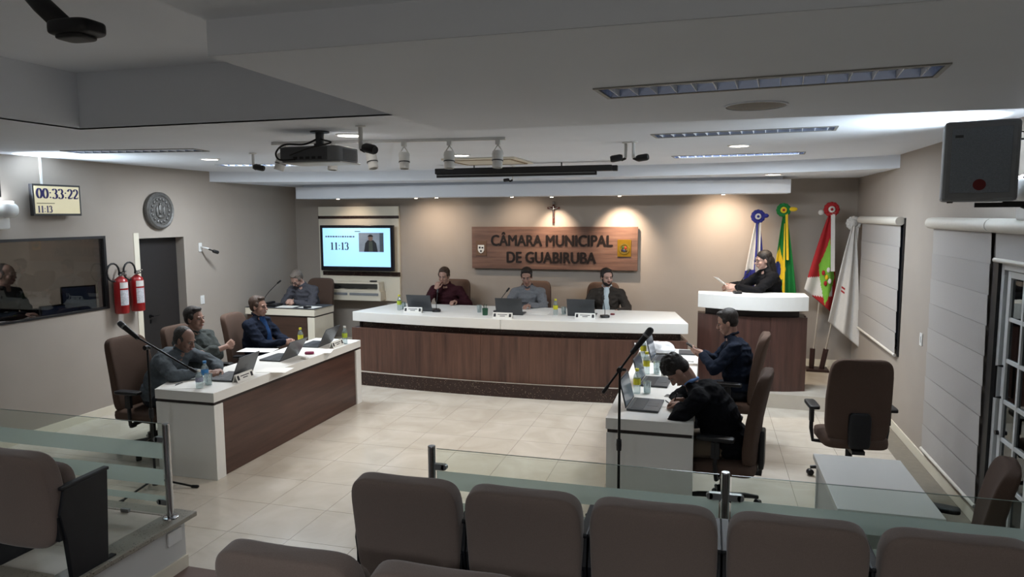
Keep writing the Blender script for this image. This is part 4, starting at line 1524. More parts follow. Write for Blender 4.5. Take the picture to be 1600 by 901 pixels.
# ---- projection screen case
sa, sb = at(681, 268, Y=8.30), at(957, 264, Y=8.30)
t = thing('screen_case', 'long black projection screen case hanging from the ceiling', 'screen case', ((sa.x + sb.x) / 2, 8.30, (sa.z + sb.z) / 2))
Ls = (sb - sa).length / 2
B(-Ls, Ls, -.045, .045, -.028, .042).obj('case', M_BLK, t, bevel=.01)
B(-Ls + .03, Ls - .20, -.050, -.040, -.044, -.038).obj('slot_strip', M_GREYM, t)
B(-Ls + .02, Ls - .18, -.035, -.01, -.072, -.028).obj('bottom_bar', M_BLK, t, bevel=.004)
B(Ls, Ls + .06, -.04, .04, -.03, .035).obj('end_cap', M_BLK, t, bevel=.006)
for s in (-.6, .5):
    MB().tube([(s, 0, .042), (s, 0, ZC - t.location.z - .0005)], .008, 8).obj('hanger', M_BLK, t)

# ---- air conditioner cassette
a, b = at(690, 248.5, Z=ZC), at(845, 258, Z=ZC)
t = thing('air_conditioner', 'square ceiling air conditioner grille with brown edges behind the track spotlights', 'air conditioner', (-2.42, 7.72, ZC))
B(-.42, .42, -.42, .42, -.022, -.0005).obj('cassette', M_CREAMP, t, bevel=.006)
M_BRN = mat('brown_edge', '#7c6443', .5)
for (x0, x1, y0, y1) in ((-.36, .36, -.375, -.35), (-.36, .36, .35, .375), (-.375, -.35, -.33, .33), (.35, .375, -.33, .33)):
    B(x0, x1, y0, y1, -.027, -.022).obj('air_slot', M_BRN, t)
B(-.28, .28, -.28, .28, -.026, -.022).obj('return_grille', M_CREAMP, t)

# ---- round ceiling speaker
p = at(1181, 164.5, Z=PZC)
t = thing('ceiling_speaker', 'round flush ceiling speaker beside the nearest long ceiling light', 'speaker', (p.x, p.y, PZC))
MB().lathe([(0, -.006), (.13, -.006), (.148, -.002), (.148, -.0003), (0, -.0003)], seg=32).obj('grille', mat('speaker_grille_beige', '#8f8a83', .7, var=.15, scale=150), t, smooth='auto')
MB().lathe([(.145, -.0003), (.155, -.0003), (.155, -.006), (.145, -.007)], seg=32, ring=True).obj('rim', M_CEIL, t)

# ---- loudspeaker on the right wall
t = thing('loudspeaker', 'grey box loudspeaker with a red round sticker high on the right wall', 'loudspeaker', (1.53, 4.74, 2.60), R_(-14))
B(-.185, .185, -.12, .14, -.235, .225).obj('cabinet', M_GREYP, t, bevel=.02)
B(-.145, .145, -.127, -.12, -.185, .185).obj('grille', mat('speaker_cloth', '#838a93', .8, var=.12, scale=200), t, bevel=.002)
MB().lathe([(0, 0), (.032, 0), (.032, .003), (0, .003)], (.0, -.127, -.14), 20, Matrix.Rotation(R_(90), 3, 'X')).obj('sticker', mat('dull_red', '#6e1f22', .6), t)
B(-.13, -.09, -.1305, -.127, .13, .145).obj('badge', M_DGREY, t)
B(-.15, -.12, -.05, -.02, -.243, -.235).obj('rubber_foot', M_BLK, t)
br = MB().cbox((.10, .0, -.255), (.22, .05, .028)).cbox((.27, .03, -.25), (.28, .03, .03)).tube([(.22, .02, -.26), (.46, .12, -.36)], .012, 8)
br.obj('wall_bracket', M_BLKM, t)
MB().tube([(.19, .02, .12), (.26, .04, .12), (.26, .04, -.06), (.22, .03, -.10)], .006, 8).tube([(.19, .0, .16), (.30, .05, .16), (.31, .06, -.05)], .004, 6).obj('cable', M_BLK, t, True)

# ================================================================== FLAGS


def cloth(name, top, bot_w, length, fold, mats, pick, parent, phase=0.0, skew=0.0, tipl=0.0, tipr=0.0, ny=56, nx=44):
    """gathered flag: hangs from the point `top`, widening downwards in soft folds"""
    vs, fs, mi = [], [], []
    for j in range(ny + 1):
        s = j / ny
        wd = .035 + (bot_w - .035) * (s ** .8)
        for i in range(nx + 1):
            u = i / nx
            ln = length * (1 + tipl * (1 - u) + tipr * u)
            x = (u - .5) * wd + skew * s
            y = -math.sin(u * math.pi * 2 * fold + phase + s) * (.012 + .035 * s) - .02 * math.sin(u * math.pi)
            vs.append((top[0] + x, top[1] + y, top[2] - ln * s))
    for j in range(ny):
        for i in range(nx):
            a = j * (nx + 1) + i
            fs.append((a, a + 1, a + nx + 2, a + nx + 1))
            mi.append(pick((i + .5) / nx, (j + .5) / ny))
    mb = MB()
    mb.v, mb.f, mb.mi = vs, fs, mi
    o = mb.obj(name, mats, parent, True)
    sm = o.modifiers.new('solid', 'SOLIDIFY')
    sm.thickness = .003
    return o


F_WHITE = mat('flag_white', '#c9c6c2', .8, var=.03, scale=40)
F_BLUE = mat('flag_blue', '#272a78', .8, var=.06, scale=40)
F_GREEN = mat('flag_green', '#0d6b2e', .8, var=.06, scale=40)
F_YEL = mat('flag_yellow', '#d8b420', .8, var=.05, scale=40)
F_RED = mat('flag_red', '#9c1a20', .8, var=.06, scale=40)
F_LIME = mat('flag_lime', '#6fa838', .8, var=.05, scale=40)
F_NAVY = mat('flag_navy', '#1b2a6b', .8)


def rosette(parent, c, m1, m2, m3, r=.085, side=None):
    mb = MB()
    for k in range(12):
        an = k * math.pi / 6
        mb.ell((c[0] + .62 * r * math.cos(an), c[1] - .02, c[2] + .62 * r * math.sin(an)), (.34 * r, .02, .34 * r), None, 10, 6)
    mb.lathe([(0, 0), (.55 * r, 0), (.55 * r, .02), (0, .02)], (c[0], c[1] - .02, c[2]), 14, Matrix.Rotation(R_(90), 3, 'X'))
    o = mb.obj('rosette', m1, parent, True)
    MB().ell((c[0], c[1] - .042, c[2]), (.42 * r, .012, .42 * r), None, 12, 6).obj('rosette_middle', m2, o, True)
    MB().ell((c[0], c[1] - .056, c[2]), (.18 * r, .010, .18 * r), None, 10, 6).obj('rosette_button', m3, o, True)
    if side is not None:
        MB().ell((c[0] + side * 1.1 * r, c[1] - .02, c[2] + .1 * r), (.40 * r, .03, .30 * r), None, 10, 6).obj('bow_loop', m3 if m3 is not m2 else m1, o, True)


FYY = 10.14


def flag(lab, ptop, base, fn):
    t = thing('flag', lab, 'flag', base, 0, 'flags behind the lectern')
    d = Vector(ptop) - Vector(base)
    MB().tube([(0, 0, 0), d + Vector((0, .0, .03))], .011, 10).obj('flag_pole', mat('pole_wood', '#b7aea2', .4, metal=.3), t, smooth='auto')
    fn(t, d)
    return t


def f_town(t, d):
    cloth('flag_cloth', d + Vector((0, -.03, -.04)), .34, 1.12, 2.2, [F_WHITE, F_BLUE],
          lambda u, v: 1 if (v > .62 and u < .55) or u > .80 or .45 < u < .52 else 0, t, .4, -.04, .0, -.05)
    rosette(t, d + Vector((0, -.05, 0)), F_BLUE, F_WHITE, F_BLUE, .10, .9)
    for k in (-1, 1):
        MB().cbox(d + Vector((.01 + k * .02, -.075, -.30)), (.022, .006, .5)).obj('ribbon', F_BLUE if k < 0 else F_WHITE, t)


def f_brazil(t, d):
    def pick(u, v):
        if abs(u - .15) / .42 + abs(v - .62) / .26 < 1:
            return 2 if ((u - .12) / .2) ** 2 + ((v - .64) / .11) ** 2 < 1 else 1
        return 1 if .42 < u < .52 and v > .1 else 0
    cloth('flag_cloth', d + Vector((0, -.03, -.05)), .34, 1.20, 2.0, [F_GREEN, F_YEL, F_NAVY], pick, t, 1.2, .03, 0, .02)
    rosette(t, d + Vector((-.02, -.05, 0)), F_GREEN, F_YEL, F_RED, .10, None)
    MB().ell(d + Vector((.10, -.08, .01)), (.055, .02, .03), None, 12, 6).obj('bow_loop', F_YEL, t, True)
    MB().cbox(d + Vector((.035, -.085, -.36)), (.03, .006, .62), Matrix.Rotation(R_(-3), 3, 'Y')).obj('ribbon', F_YEL, t)


def f_state(t, d):
    def pick(u, v):
        if abs(u - .62) / .34 + abs(v - .62) / .36 < 1:
            return 2
        if u > .9 and v > .35:
            return 0
        e = v + .28 * (u - .5)
        return 1 if .70 < e < .93 and u < .86 else 0
    c = cloth('flag_cloth', d + Vector((0, -.03, -.05)), .42, 1.30, 1.6, [F_RED, F_WHITE, F_LIME], pick, t, .2, -.09, -.22, .06)
    rosette(t, d + Vector((0, -.05, 0)), F_RED, F_WHITE, F_RED, .105, None)
    MB().ell(d + Vector((-.13, -.08, -.04)), (.035, .02, .035), None, 12, 6).obj('bow_loop', F_WHITE, t, True)
    MB().cbox(d + Vector((.03, -.085, -.42)), (.05, .006, .80), Matrix.Rotation(R_(-2), 3, 'Y')).obj('ribbon', F_WHITE, t)
    for (x, z, m) in ((-.06, -.84, F_RED), (-.02, -.90, F_YEL), (.0, -.80, F_WHITE), (.02, -.95, F_WHITE), (-.03, -.98, F_RED)):
        MB().ell(d + Vector((x - .01, -.095, z)), (.022, .006, .035), None, 8, 6).obj('coat_of_arms_patch', m, t, True)


def f_white(t, d):
    cloth('flag_cloth', d + Vector((-.02, -.09, -.06)), .40, 1.55, 2.0, [F_WHITE, F_RED],
          lambda u, v: 1 if .24 < u < .38 and (.595 < v < .612 or .632 < v < .648) else 0, t, .9, -.07, -.18, .04)
    rosette(t, d + Vector((-.02, -.05, -.03)), F_WHITE, F_WHITE, F_WHITE, .10, None)
    MB().cbox(d + Vector((.0, -.085, -.42)), (.05, .006, .66), Matrix.Rotation(R_(3), 3, 'Y')).obj('ribbon', F_WHITE, t)


st1 = (at(1268, 566, Y=FYY).x, FYY, DZ + .03)
st2 = (at(1284, 566, Y=FYY).x, FYY, DZ + .03)
flag('white and blue town flag on a pole, leftmost of the four flags', at(1184, 338, Y=FYY), (.70, FYY, DZ + .03), f_town)
flag('green and yellow national flag with blue disc behind the speaker', at(1226, 328, Y=FYY), (.98, FYY, DZ + .03), f_brazil)
flag('red, white and green state flag right of the lectern', at(1298, 327, Y=FYY), st1, f_state)
flag('plain white flag next to the beige blind, rightmost of the four flags', at(1335, 345, Y=FYY), st2, f_white)
M_STAND = mat('stand_dark_wood', '#33201d', .4)
for (xa, xb, lab) in ((.70, .98, 'dark wooden flag stand hidden behind the lectern'), (st1[0], st2[0], 'dark wooden flag stand with two sockets right of the lectern')):
    t = thing('flag_stand', lab, 'flag stand', ((xa + xb) / 2, FYY, DZ), 0, 'flag stands')
    h2 = (xb - xa) / 2
    B(-h2 - .08, h2 + .08, -.12, .12, 0, .03).obj('base', M_STAND, t, bevel=.004)
    for s, tip in ((-1, at(1270, 535, Y=FYY).x), (1, at(1291, 537, Y=FYY).x)):
        top_ = Vector((s * h2 + (.0 if xa < 1 else (tip - (xa if s < 0 else xb))), 0, .30))
        MB().tube([(s * h2, 0, .03), top_], .034, 12).obj('socket', M_STAND, t, smooth='auto')
# ================================================================== THINGS ON THE DESKS
def laptop(lab, loc, rz, lid=105, group='open laptops', w=.36, dpt=.245, wall_lit=False):
    """origin at the middle of the hinge; keyboard towards local -Y, lid back towards +Y"""
    t = thing('laptop', lab, 'laptop', loc, rz, group)
    B(-w / 2, w / 2, -dpt, 0, .001, .018).obj('base', M_LAP, t, bevel=.003)
    B(-w / 2 + .025, w / 2 - .025, -dpt * .52, -.03, .018, .0195).obj('keyboard', M_KEYS, t)
    B(-.05, .05, -dpt + .02, -dpt * .57, .018, .0190).obj('touchpad', M_DGREY, t)
    rot = Matrix.Rotation(R_(90 - lid), 3, 'X')
    c = rot @ Vector((0, 0, .115))
    l = MB().cbox(Vector((0, .004, .016)) + c, (w, .008, .228), rot).obj('lid', M_LAP, t, bevel=.003)
    c2 = rot @ Vector((0, -.0055, .117))
    MB().cbox(Vector((0, .004, .016)) + c2, (w - .02, .002, .205), rot).obj('display', mat('laptop_display', '#2a3440', .15, emit='#55606a', es=.15), l)
    c3 = rot @ Vector((0, .0046, .125))
    MB().cbox(Vector((0, .004, .016)) + c3, (.05, .0008, .012), rot).obj('logo', M_DGREY, l)
    return t


def on(px, py, z):
    return at(px, py, Z=z)


# left desk: users sit at -X, so the lid back faces +X
for k, (px, py, rz, lid, lab) in enumerate((
        (378, 590, -84, 112, 'open dark laptop in front of the grey-haired man, left desk near end'),
        (452, 560, -88, 122, 'open dark laptop in the middle of the left desk, lid leaning far back'),
        (508, 539, -86, 118, 'open dark laptop at the far end of the left desk'))):
    q = on(px, py, DT)
    laptop(lab, (q.x, q.y, DT), R_(rz), lid)
# main bench: users sit at +Y, lid back faces the room (-Y)
for (px, py, rz, lab) in ((657, 486, 178, 'open grey laptop in front of the man in burgundy'),
                          (796, 492, 183, 'open grey laptop in front of the man in light grey'),
                          (908, 494, 181, 'open grey laptop in front of the bearded man')):
    q = on(px, py, TZ)
    laptop(lab, (q.x, q.y, TZ), R_(rz), 108)
# right desk: users sit at +X
for (px, py, rz, lab) in ((985, 632, 86, 'open laptop with lit screen in front of the writing man, right desk near end'),
                          (1004, 596, 86, 'open laptop in the middle of the right desk behind the glass tumbler'),
                          (1022, 561, 86, 'open laptop at the far end of the right desk beside the plastic bag')):
    q = on(px, py, DT)
    laptop(lab, (q.x, q.y, DT), R_(rz), 104)


# name plates: bent white card with a crest at each end
def nameplate(lab, loc, rz, w=.26, m=None):
    t = thing('name_plate', lab, 'name plate', loc, rz, 'white name plates')
    tilt = Matrix.Rotation(R_(-18), 3, 'X')
    MB().cbox((0, 0, .036), (w, .004, .074), tilt).obj('card_front', m or M_PAPER, t)
    MB().cbox((0, .030, .036), (w, .004, .074), Matrix.Rotation(R_(18), 3, 'X')).obj('card_back', M_PAPER, t)
    for s in (-1, 1):
        c = tilt @ Vector((s * (w / 2 - .028), -.0028, .002))
        MB().cbox(Vector((0, 0, .036)) + c, (.030, .001, .042), tilt).obj('crest', M_INK, t)
    mb = MB()
    for (z, ww) in ((.012, .13), (-.008, .07)):
        c = tilt @ Vector((0, -.0028, z))
        mb.cbox(Vector((0, 0, .036)) + c, (ww, .001, .008), tilt)
    mb.obj('printed_line', M_INK, t)
    return t


for (px, py, z, rz, lab) in ((383, 593, DT, 92, 'white name plate at the near end of the left desk'),
                             (528, 541, DT, 92, 'white name plate at the far end of the left desk'),
                             (645, 488, TZ, 3, 'shiny white name plate in front of the man in burgundy'),
                             (785, 497, TZ, 0, 'white name plate in front of the man in light grey'),
                             (914, 498, TZ, 0, 'white name plate in front of the bearded man')):
    q = on(px, py, z)
    nameplate(lab, (q.x, q.y, z), R_(rz))


def bottle(lab, loc, m, h=.215, r=.031, capm=None, empty=False):
    t = thing('water_bottle', lab, 'bottle', loc, 0, 'water bottles on the desks')
    MB().lathe([(0, 0), (r * .9, 0), (r, .008), (r, h * .60), (r * .92, h * .70), (r * .45, h * .86), (r * .42, h * .90), (0, h * .90)], seg=18).obj('bottle_body', M_BOTTLE, t, smooth='auto')
    MB().lathe([(r * 1.02, h * .36), (r * 1.03, h * .37), (r * 1.03, h * .60), (r * 1.02, h * .61), (r * 1.005, h * .61), (r * 1.005, h * .36)], seg=18, ring=True).obj('bottle_label', m, t, smooth='auto')
    MB().lathe([(0, h * .90), (r * .52, h * .90), (r * .52, h), (0, h)], seg=14).obj('bottle_cap', capm or M_YEL, t, smooth='auto')
    return t


def tumbler(lab, loc, h=.105, r=.034):
    t = thing('glass_tumbler', lab, 'glass', loc, 0, 'drinking glasses')
    MB().lathe([(0, 0), (r * .86, 0), (r, h), (r * .94, h), (r * .80, .010), (0, .010)], seg=20).obj('glass_body', M_TUMBLER, t, smooth='auto')
    MB().lathe([(0, .011), (r * .80, .011), (r * .86, h * .42), (0, h * .42)], seg=20).obj('water', glass_water, t, smooth='auto')
    return t


glass_water = glass_mat('water', '#dfe8ea', 0.8, 0.02, body=.06)
for (px, py, z, m, c, lab) in (
        (624, 484, TZ, M_LIME, M_YEL, 'water bottle with yellowish label at the left end of the curved bench'),
        (868, 492, TZ, M_YEL, M_YEL, 'water bottle with yellow label between the grey man and the bearded man'),
        (470, 540, DT, M_YEL, M_YEL, 'water bottle mostly hidden behind the middle laptop of the left desk'),
        (539, 537, DT, M_LIME, M_LABELW, 'water bottle with green label behind the far laptop of the left desk'),
        (995, 614, DT, M_YEL, M_YEL, 'water bottle with yellow label beside the nearest laptop of the right desk'),
        (1010, 584, DT, M_YEL, M_YEL, 'water bottle with yellow label at the middle of the right desk'),
        (1022, 560, DT, M_YEL, M_YEL, 'water bottle with yellow label in front of the plastic bag')):
    q = on(px, py, z)
    if lab.endswith('plastic bag'):
        q = Vector((-.62, 7.42, DT))
    bottle(lab, (q.x, q.y, z), m, capm=c)
q = on(312, 606, DT)
bottle('small bottle with pale printed label on the left desk near corner', (q.x, q.y, DT), mat('pale_print_label', '#8f93a6', .5, var=.3, scale=60), h=.165, capm=M_LABELW)
q = on(321, 597, DT)
bottle('water bottle with blue label and cap on the left desk', (q.x, q.y, DT), M_BLUEL, h=.20, capm=M_BLUEL)
for (px, py, z, lab) in ((326, 601, DT, 'water glass beside the blue-labelled bottle on the left desk'),
                         (749, 488, TZ, 'drinking glass on the bench left of the dark green cup'),
                         (1011, 614, DT, 'water glass beside the nearest laptop on the right desk'),
                         (1026, 584, DT, 'tall water glass beside the white cup on the right desk'),
                         (881, 491, TZ, 'drinking glass beside the yellow-labelled bottle on the bench'),
                         (631, 483, TZ, 'drinking glass at the left end of the curved bench')):
    q = on(px, py, z)
    tumbler(lab, (q.x, q.y, z), .125 if 'tall' in lab else .105)
q = on(1038, 587, DT)
t = thing('paper_cup', 'white cup beside the tall water glass on the right desk', 'cup', (q.x, q.y, DT))
MB().lathe([(0, 0), (.028, 0), (.038, .09), (.034, .09), (.025, .008), (0, .008)], seg=18).obj('cup_body', M_PAPER, t, smooth='auto')
MB().lathe([(.0375, .086), (.040, .088), (.040, .092), (.036, .092)], seg=18, ring=True).obj('cup_rim', M_PAPER, t)
q = on(758, 492, TZ)
t = thing('pen_cup', 'dark green pen holder on the bench beside the centre laptop', 'pen holder', (q.x, q.y, TZ))
MB().lathe([(0, 0), (.034, 0), (.040, .09), (.036, .09), (.031, .008), (0, .008)], seg=18).obj('cup_body', M_GREENC, t, smooth='auto')
for k, (dx, dy) in enumerate(((-.02, 0), (.015, .01), (0, -.015))):
    MB().tube([(dx * .4, dy * .4, .012), (dx * 1.2, dy * 1.2, .135 + .01 * k)], .004, 6).obj('pen', M_GREENC if k else M_BLK, t)


# gooseneck microphones
def goose(lab, loc, rz, h=.30, bend=.12, base=True):
    t = thing('gooseneck_microphone', lab, 'microphone', loc, rz, 'gooseneck microphones')
    MB().sup((0, 0, .018), (.055, .045, .018), .3, .3).obj('base', M_BLK, t, True)
    pts = [(0, 0, .03), (0, 0, .10), (0, bend * .35, h * .6), (0, bend, h)]
    MB().tube(spl(pts, 5), .005, 8).obj('stem', M_BLKM, t, True)
    MB().capsule((0, bend, h), (0, bend * 1.2, h + .035), .013, .013).obj('capsule', M_BLK, t, True)
    B(-.02, .02, -.046, -.040, .012, .024).obj('button', M_DGREY, t)
    return t


for (px, py, z, rz, h, b, lab) in ((682, 487, TZ, 10, .26, .10, 'gooseneck microphone with black base in front of the man in burgundy'),
                                   (776, 489, TZ, -75, .30, .14, 'gooseneck microphone rising behind the centre laptop'),
                                   (945, 496, TZ, 30, .24, .06, 'gooseneck microphone with black base in front of the bearded man')):
    q = on(px, py, z)
    goose(lab, (q.x, q.y, z), R_(rz), h, b)
q = on(406, 478, SZ + .006)
goose('gooseneck microphone leaning over the corner desk', (q.x, 9.12, SZ + .006), R_(-90), .34, .24)
goose('gooseneck microphone on the lectern in front of the speaker', (.38, 8.98, zt), R_(-72), .26, .12)


def sheet(name, lab, cat, loc, rz, w, l, m=None, h=.002, group=None):
    o = B(-w / 2, w / 2, -l / 2, l / 2, 0, h).obj(name, m or M_PAPER, None, loc=loc, rz=rz)
    return tag(o, lab, cat, group)


for (px, py, z, rz, w, l, lab) in ((290, 601, DT, -70, .30, .42, 'spread white papers under the pen at the left desk corner'),
                                   (430, 578, DT, -80, .22, .30, 'white sheet between the first two laptops of the left desk'),
                                   (403, 547, DT, -80, .22, .40, 'white sheet in front of the man in navy'),
                                   (498, 549, DT, -70, .22, .30, 'white sheet in front of the far laptop of the left desk'),
                                   (845, 489, TZ, 5, .22, .30, 'white sheet on the bench right of the centre laptop'),
                                   (1050, 628, DT, 15, .22, .30, 'white sheet the man in black writes on')):
    q = on(px, py, z)
    sheet('paper_sheet', lab, 'paper', (q.x, q.y, z + .0005), R_(rz), w, l)
for (x, y, rz, lab) in ((-5.98, 9.02, 5, 'white paper in front of the bowed man at the corner desk'), (-5.62, 9.05, -8, 'white folder at the right of the corner desk')):
    sheet('paper_sheet', lab, 'paper', (x, y, SZ + .0065), R_(rz), .28, .21, h=.004)
t = thing('desk_telephone', 'black telephone and console on the corner desk', 'telephone', (-6.24, 9.06, SZ + .006))
MB().sup((0, 0, .02), (.11, .09, .02), .25, .25).obj('console', M_BLK, t, True)
MB().sup((-.05, .0, .052), (.028, .09, .016), .4, .4).obj('handset', M_BLK, t, True)
B(.0, .09, -.06, .05, .039, .043).obj('keypad', M_DGREY, t)
t = thing('stapler', 'small black stapler on the corner desk front', 'stapler', (-5.60, 8.95, SZ + .0105), R_(10))
MB().sup((0, 0, .014), (.06, .018, .014), .4, .4).obj('body', M_BLK, t, True)
q = on(283, 600, DT)


def pen(lab, a, b, r=.004, m=M_BLK):
    t = thing('pen', lab, 'pen', a)
    d = Vector(b) - Vector(a)
    MB().tube([(0, 0, r), d * .9 + Vector((0, 0, r))], r, 8).obj('barrel', m, t)
    MB().tube([d * .9 + Vector((0, 0, r)), d + Vector((0, 0, r))], [r, r * .3], 8).obj('tip', M_GREYM, t)


q0, q1 = on(274, 602, DT + .004), on(286, 597, DT + .004)
pen('blue-grey pen lying on the papers of the left desk', q0, q1, .004, M_DGREY)
q0, q1 = on(1040, 626, DT + .004), on(1058, 639, DT + .004)
pen('dark pen lying on the right desk beside the writing hand', q0, q1, .004, M_DGREY)


def phone(lab, loc, rz, m=M_BLK):
    t = thing('mobile_phone', lab, 'phone', loc, rz)
    B(-.036, .036, -.075, .075, 0, .008).obj('case', M_LABELW if m is M_PAPER else m, t, bevel=.003)
    B(-.032, .032, -.070, .070, .008, .0086).obj('screen', M_KEYS, t)


q = on(1053, 620, DT)
phone('mobile phone lying on the right desk beside the paper', (q.x, q.y, DT), R_(75), M_PAPER)
q = on(481, 553, DT)
t = thing('glasses_case', 'small magenta purse-like case on the left desk beside the middle laptop', 'case', (q.x + .02, q.y, DT), R_(20))
MB().sup((0, 0, .016), (.05, .03, .016), .5, .5).obj('body', mat('magenta', '#7a1f45', .5), t, True)
q = on(477, 559, DT)
t = thing('crumpled_tissue', 'small white crumpled wrapper beside the magenta case', 'wrapper', (q.x + .03, q.y - .06, DT))
MB().sup((0, 0, .014), (.04, .025, .014), .7, .7, 10, 6).obj('body', M_PAPER, t)
q = on(957, 492, TZ)
t = thing('wrapped_sweet', 'small red wrapped sweet on the bench beside the right microphone', 'sweet', (q.x, q.y, TZ))
MB().sup((0, 0, .012), (.03, .014, .012), .6, .6, 10, 6).obj('body', mat('dull_red2', '#6d2a30', .5), t, True)
# spectacles on the left desk
q = on(357, 586, DT)
t = thing('spectacles', 'folded spectacles lying on the first laptop of the left desk', 'spectacles', (q.x - .17, q.y - .01, DT + .020), R_(60))
for s in (-1, 1):
    MB().tube([(s * .033 + .026 * math.cos(k * .5236), .02 * 0, .024 + .020 * math.sin(k * .5236)) for k in range(13)], .002, 6).obj('rim', M_BLK, t)
    MB().tube([(s * .06, 0, .026), (s * .062, .06, .02), (s * .05, .12, .002)], .002, 6).obj('temple', M_BLK, t)
MB().tube([(-.008, 0, .026), (0, 0, .03), (.008, 0, .026)], .002, 6).obj('bridge', M_BLK, t)
# plastic bag at the far end of the right desk
t = thing('plastic_bag', 'crumpled white plastic bag at the far end of the right desk', 'bag', (-.48, 7.72, DT))
rng = np.random.RandomState(5)
bm_ = MB()
for k in range(9):
    bm_.ell((rng.uniform(-.13, .13), rng.uniform(-.07, .07), rng.uniform(.05, .09)), (rng.uniform(.06, .09), rng.uniform(.05, .08), rng.uniform(.05, .08)))
bm_.ell((0, 0, .045), (.19, .12, .045))
mk('bag_body', solid(bm_, .012, 2, 'bag'), M_BAG, t, True)
MB().tube([(-.19, 0, .05), (-.24, -.02, .07), (-.26, 0, .10)], [.025, .018, .008], 8).obj('bag_handle', M_BAG, t, True)
q = on(1052, 553, DT)
sheet('document_folder', 'dark grey folder at the far end of the right desk beside the bag', 'folder', (-.165, 7.80, DT + .0005), R_(3), .20, .24, M_DGREY, .015)
sheet('document_folder', 'white folder near the phone hands on the right desk', 'folder', (-.17, 7.44, DT + .0005), R_(88), .22, .15, M_PAPER, .012)


# ---- microphone stands on the floor
def mic_stand(lab, base, clutch_z, lo, hi, mic_end):
    t = thing('microphone_stand', lab, 'microphone stand', base, 0, 'boom microphone stands')
    b = Vector(base)
    MB().tube([(0, 0, .06), (0, 0, clutch_z)], [.011, .009], 12).obj('pole', M_BLKM, t, smooth='auto')
    MB().lathe([(0, .62), (.018, .62), (.020, .66), (.018, .70), (0, .70)], seg=12).obj('height_clutch', M_BLK, t, smooth='auto')
    MB().lathe([(0, .04), (.026, .04), (.026, .11), (.012, .13), (0, .13)], seg=12).obj('hub', M_BLK, t, smooth='auto')
    for k in range(3):
        an = 2 * math.pi * k / 3 + .35
        MB().tube([(math.cos(an) * .02, math.sin(an) * .02, .09), (math.cos(an) * .32, math.sin(an) * .32, .012)], .009, 8).capsule((math.cos(an) * .30, math.sin(an) * .30, .016), (math.cos(an) * .345, math.sin(an) * .345, .013), .013).obj('leg', M_BLKM, t, smooth='auto')
    MB().lathe([(0, -.03), (.020, -.03), (.020, .03), (0, .03)], (0, 0, clutch_z), 12, Matrix.Rotation(R_(90), 3, 'X')).tube([(0, 0, clutch_z), (.045, .0, clutch_z)], .010, 8).obj('boom_clutch', M_BLK, t, smooth='auto')
    lo, hi, me_ = Vector(lo) - b, Vector(hi) - b, Vector(mic_end) - b
    MB().tube([lo, hi], .008, 10).obj('boom', M_BLKM, t, smooth='auto')
    MB().capsule(lo, lo + (hi - lo).normalized() * .05, .013).obj('counterweight', M_BLK, t, smooth='auto')
    dm = (me_ - hi).normalized()
    o = MB().tube([hi - dm * .02, hi + dm * .14], [.018, .022], 12).obj('microphone', M_BLK, t, smooth='auto')
    MB().tube([hi + dm * .135, hi + dm * .15], .025, 12).obj('microphone_collar', M_GREYM, o, smooth='auto')
    MB().capsule(hi + dm * .16, hi + dm * .185, .025, .025).obj('microphone_head', M_DGREY, o, smooth='auto')
    return t


LB = at(243.5, 764, Z=0)
LY = LB.y
mic_stand('black boom microphone stand on the left in front of the platform', LB, at(240, 543, Y=LY).z,
          at(305, 580, Y=LY - .02), at(213, 526, Y=LY - .02), at(180, 499, Y=LY - .02))
RBx = at(967, 700, Y=4.88)
RB = (RBx.x, 4.88, 0)
mic_stand('black boom microphone stand in front of the right desk', RB, at(966, 577, Y=4.88).z,
          at(943, 612, Y=4.86), at(990, 548, Y=4.86), at(1003, 532, Y=4.86))
# ================================================================== PEOPLE
def skin_mat(name, c):
    return mat(name, c, .55, var=.05, scale=30)


SK1, SK2, SK3 = skin_mat('skin_light', '#ad8a7c'), skin_mat('skin_tan', '#9d7a6b'), skin_mat('skin_darker', '#8f7063')  # three skin tones, the last one darkest
HAIR_D = mat('hair_dark', '#1c1614', .6, var=.3, scale=90, bump=.5)
HAIR_B = mat('hair_brown', '#3a2a20', .6, var=.3, scale=90, bump=.5)
HAIR_G = mat('hair_grey', '#6b625a', .6, var=.3, scale=90, bump=.5)
HAIR_GD = mat('hair_dark_grey', '#3a3735', .6, var=.3, scale=90, bump=.5)


def cloth_mat(name, c, var=.10):
    return mat(name, c, .9, var=var, scale=60, bump=.25, spec=.15)


def ik(a, c, l1, l2, hint):
    a, c, hint = Vector(a), Vector(c), Vector(hint)
    d = c - a
    L = d.length
    if L > (l1 + l2) * .995:
        c = a + d.normalized() * (l1 + l2) * .995
        d = c - a
        L = d.length
    u = d / L
    x = (l1 * l1 - l2 * l2 + L * L) / (2 * L)
    h = math.sqrt(max(0, l1 * l1 - x * x))
    n_ = hint - u * hint.dot(u)
    n_ = n_.normalized() if n_.length > 1e-6 else Vector((1, 0, 0))
    return a + u * x + n_ * h, c


def rumple(me, amp, seed):
    """soft cloth folds pushed along the normals"""
    from mathutils import noise
    o = Vector((seed, seed * .7, seed * .3))
    nrm = [v.normal.copy() for v in me.vertices]
    for v, n_ in zip(me.vertices, nrm):
        c = v.co
        q = Vector((c.x * 7, c.y * 7, c.z * 15)) + o
        f = 1 - abs(noise.noise(q)) * 2.2
        v.co = c + n_ * (amp * (f - .6) + amp * .35 * noise.noise(c * 34 + o))


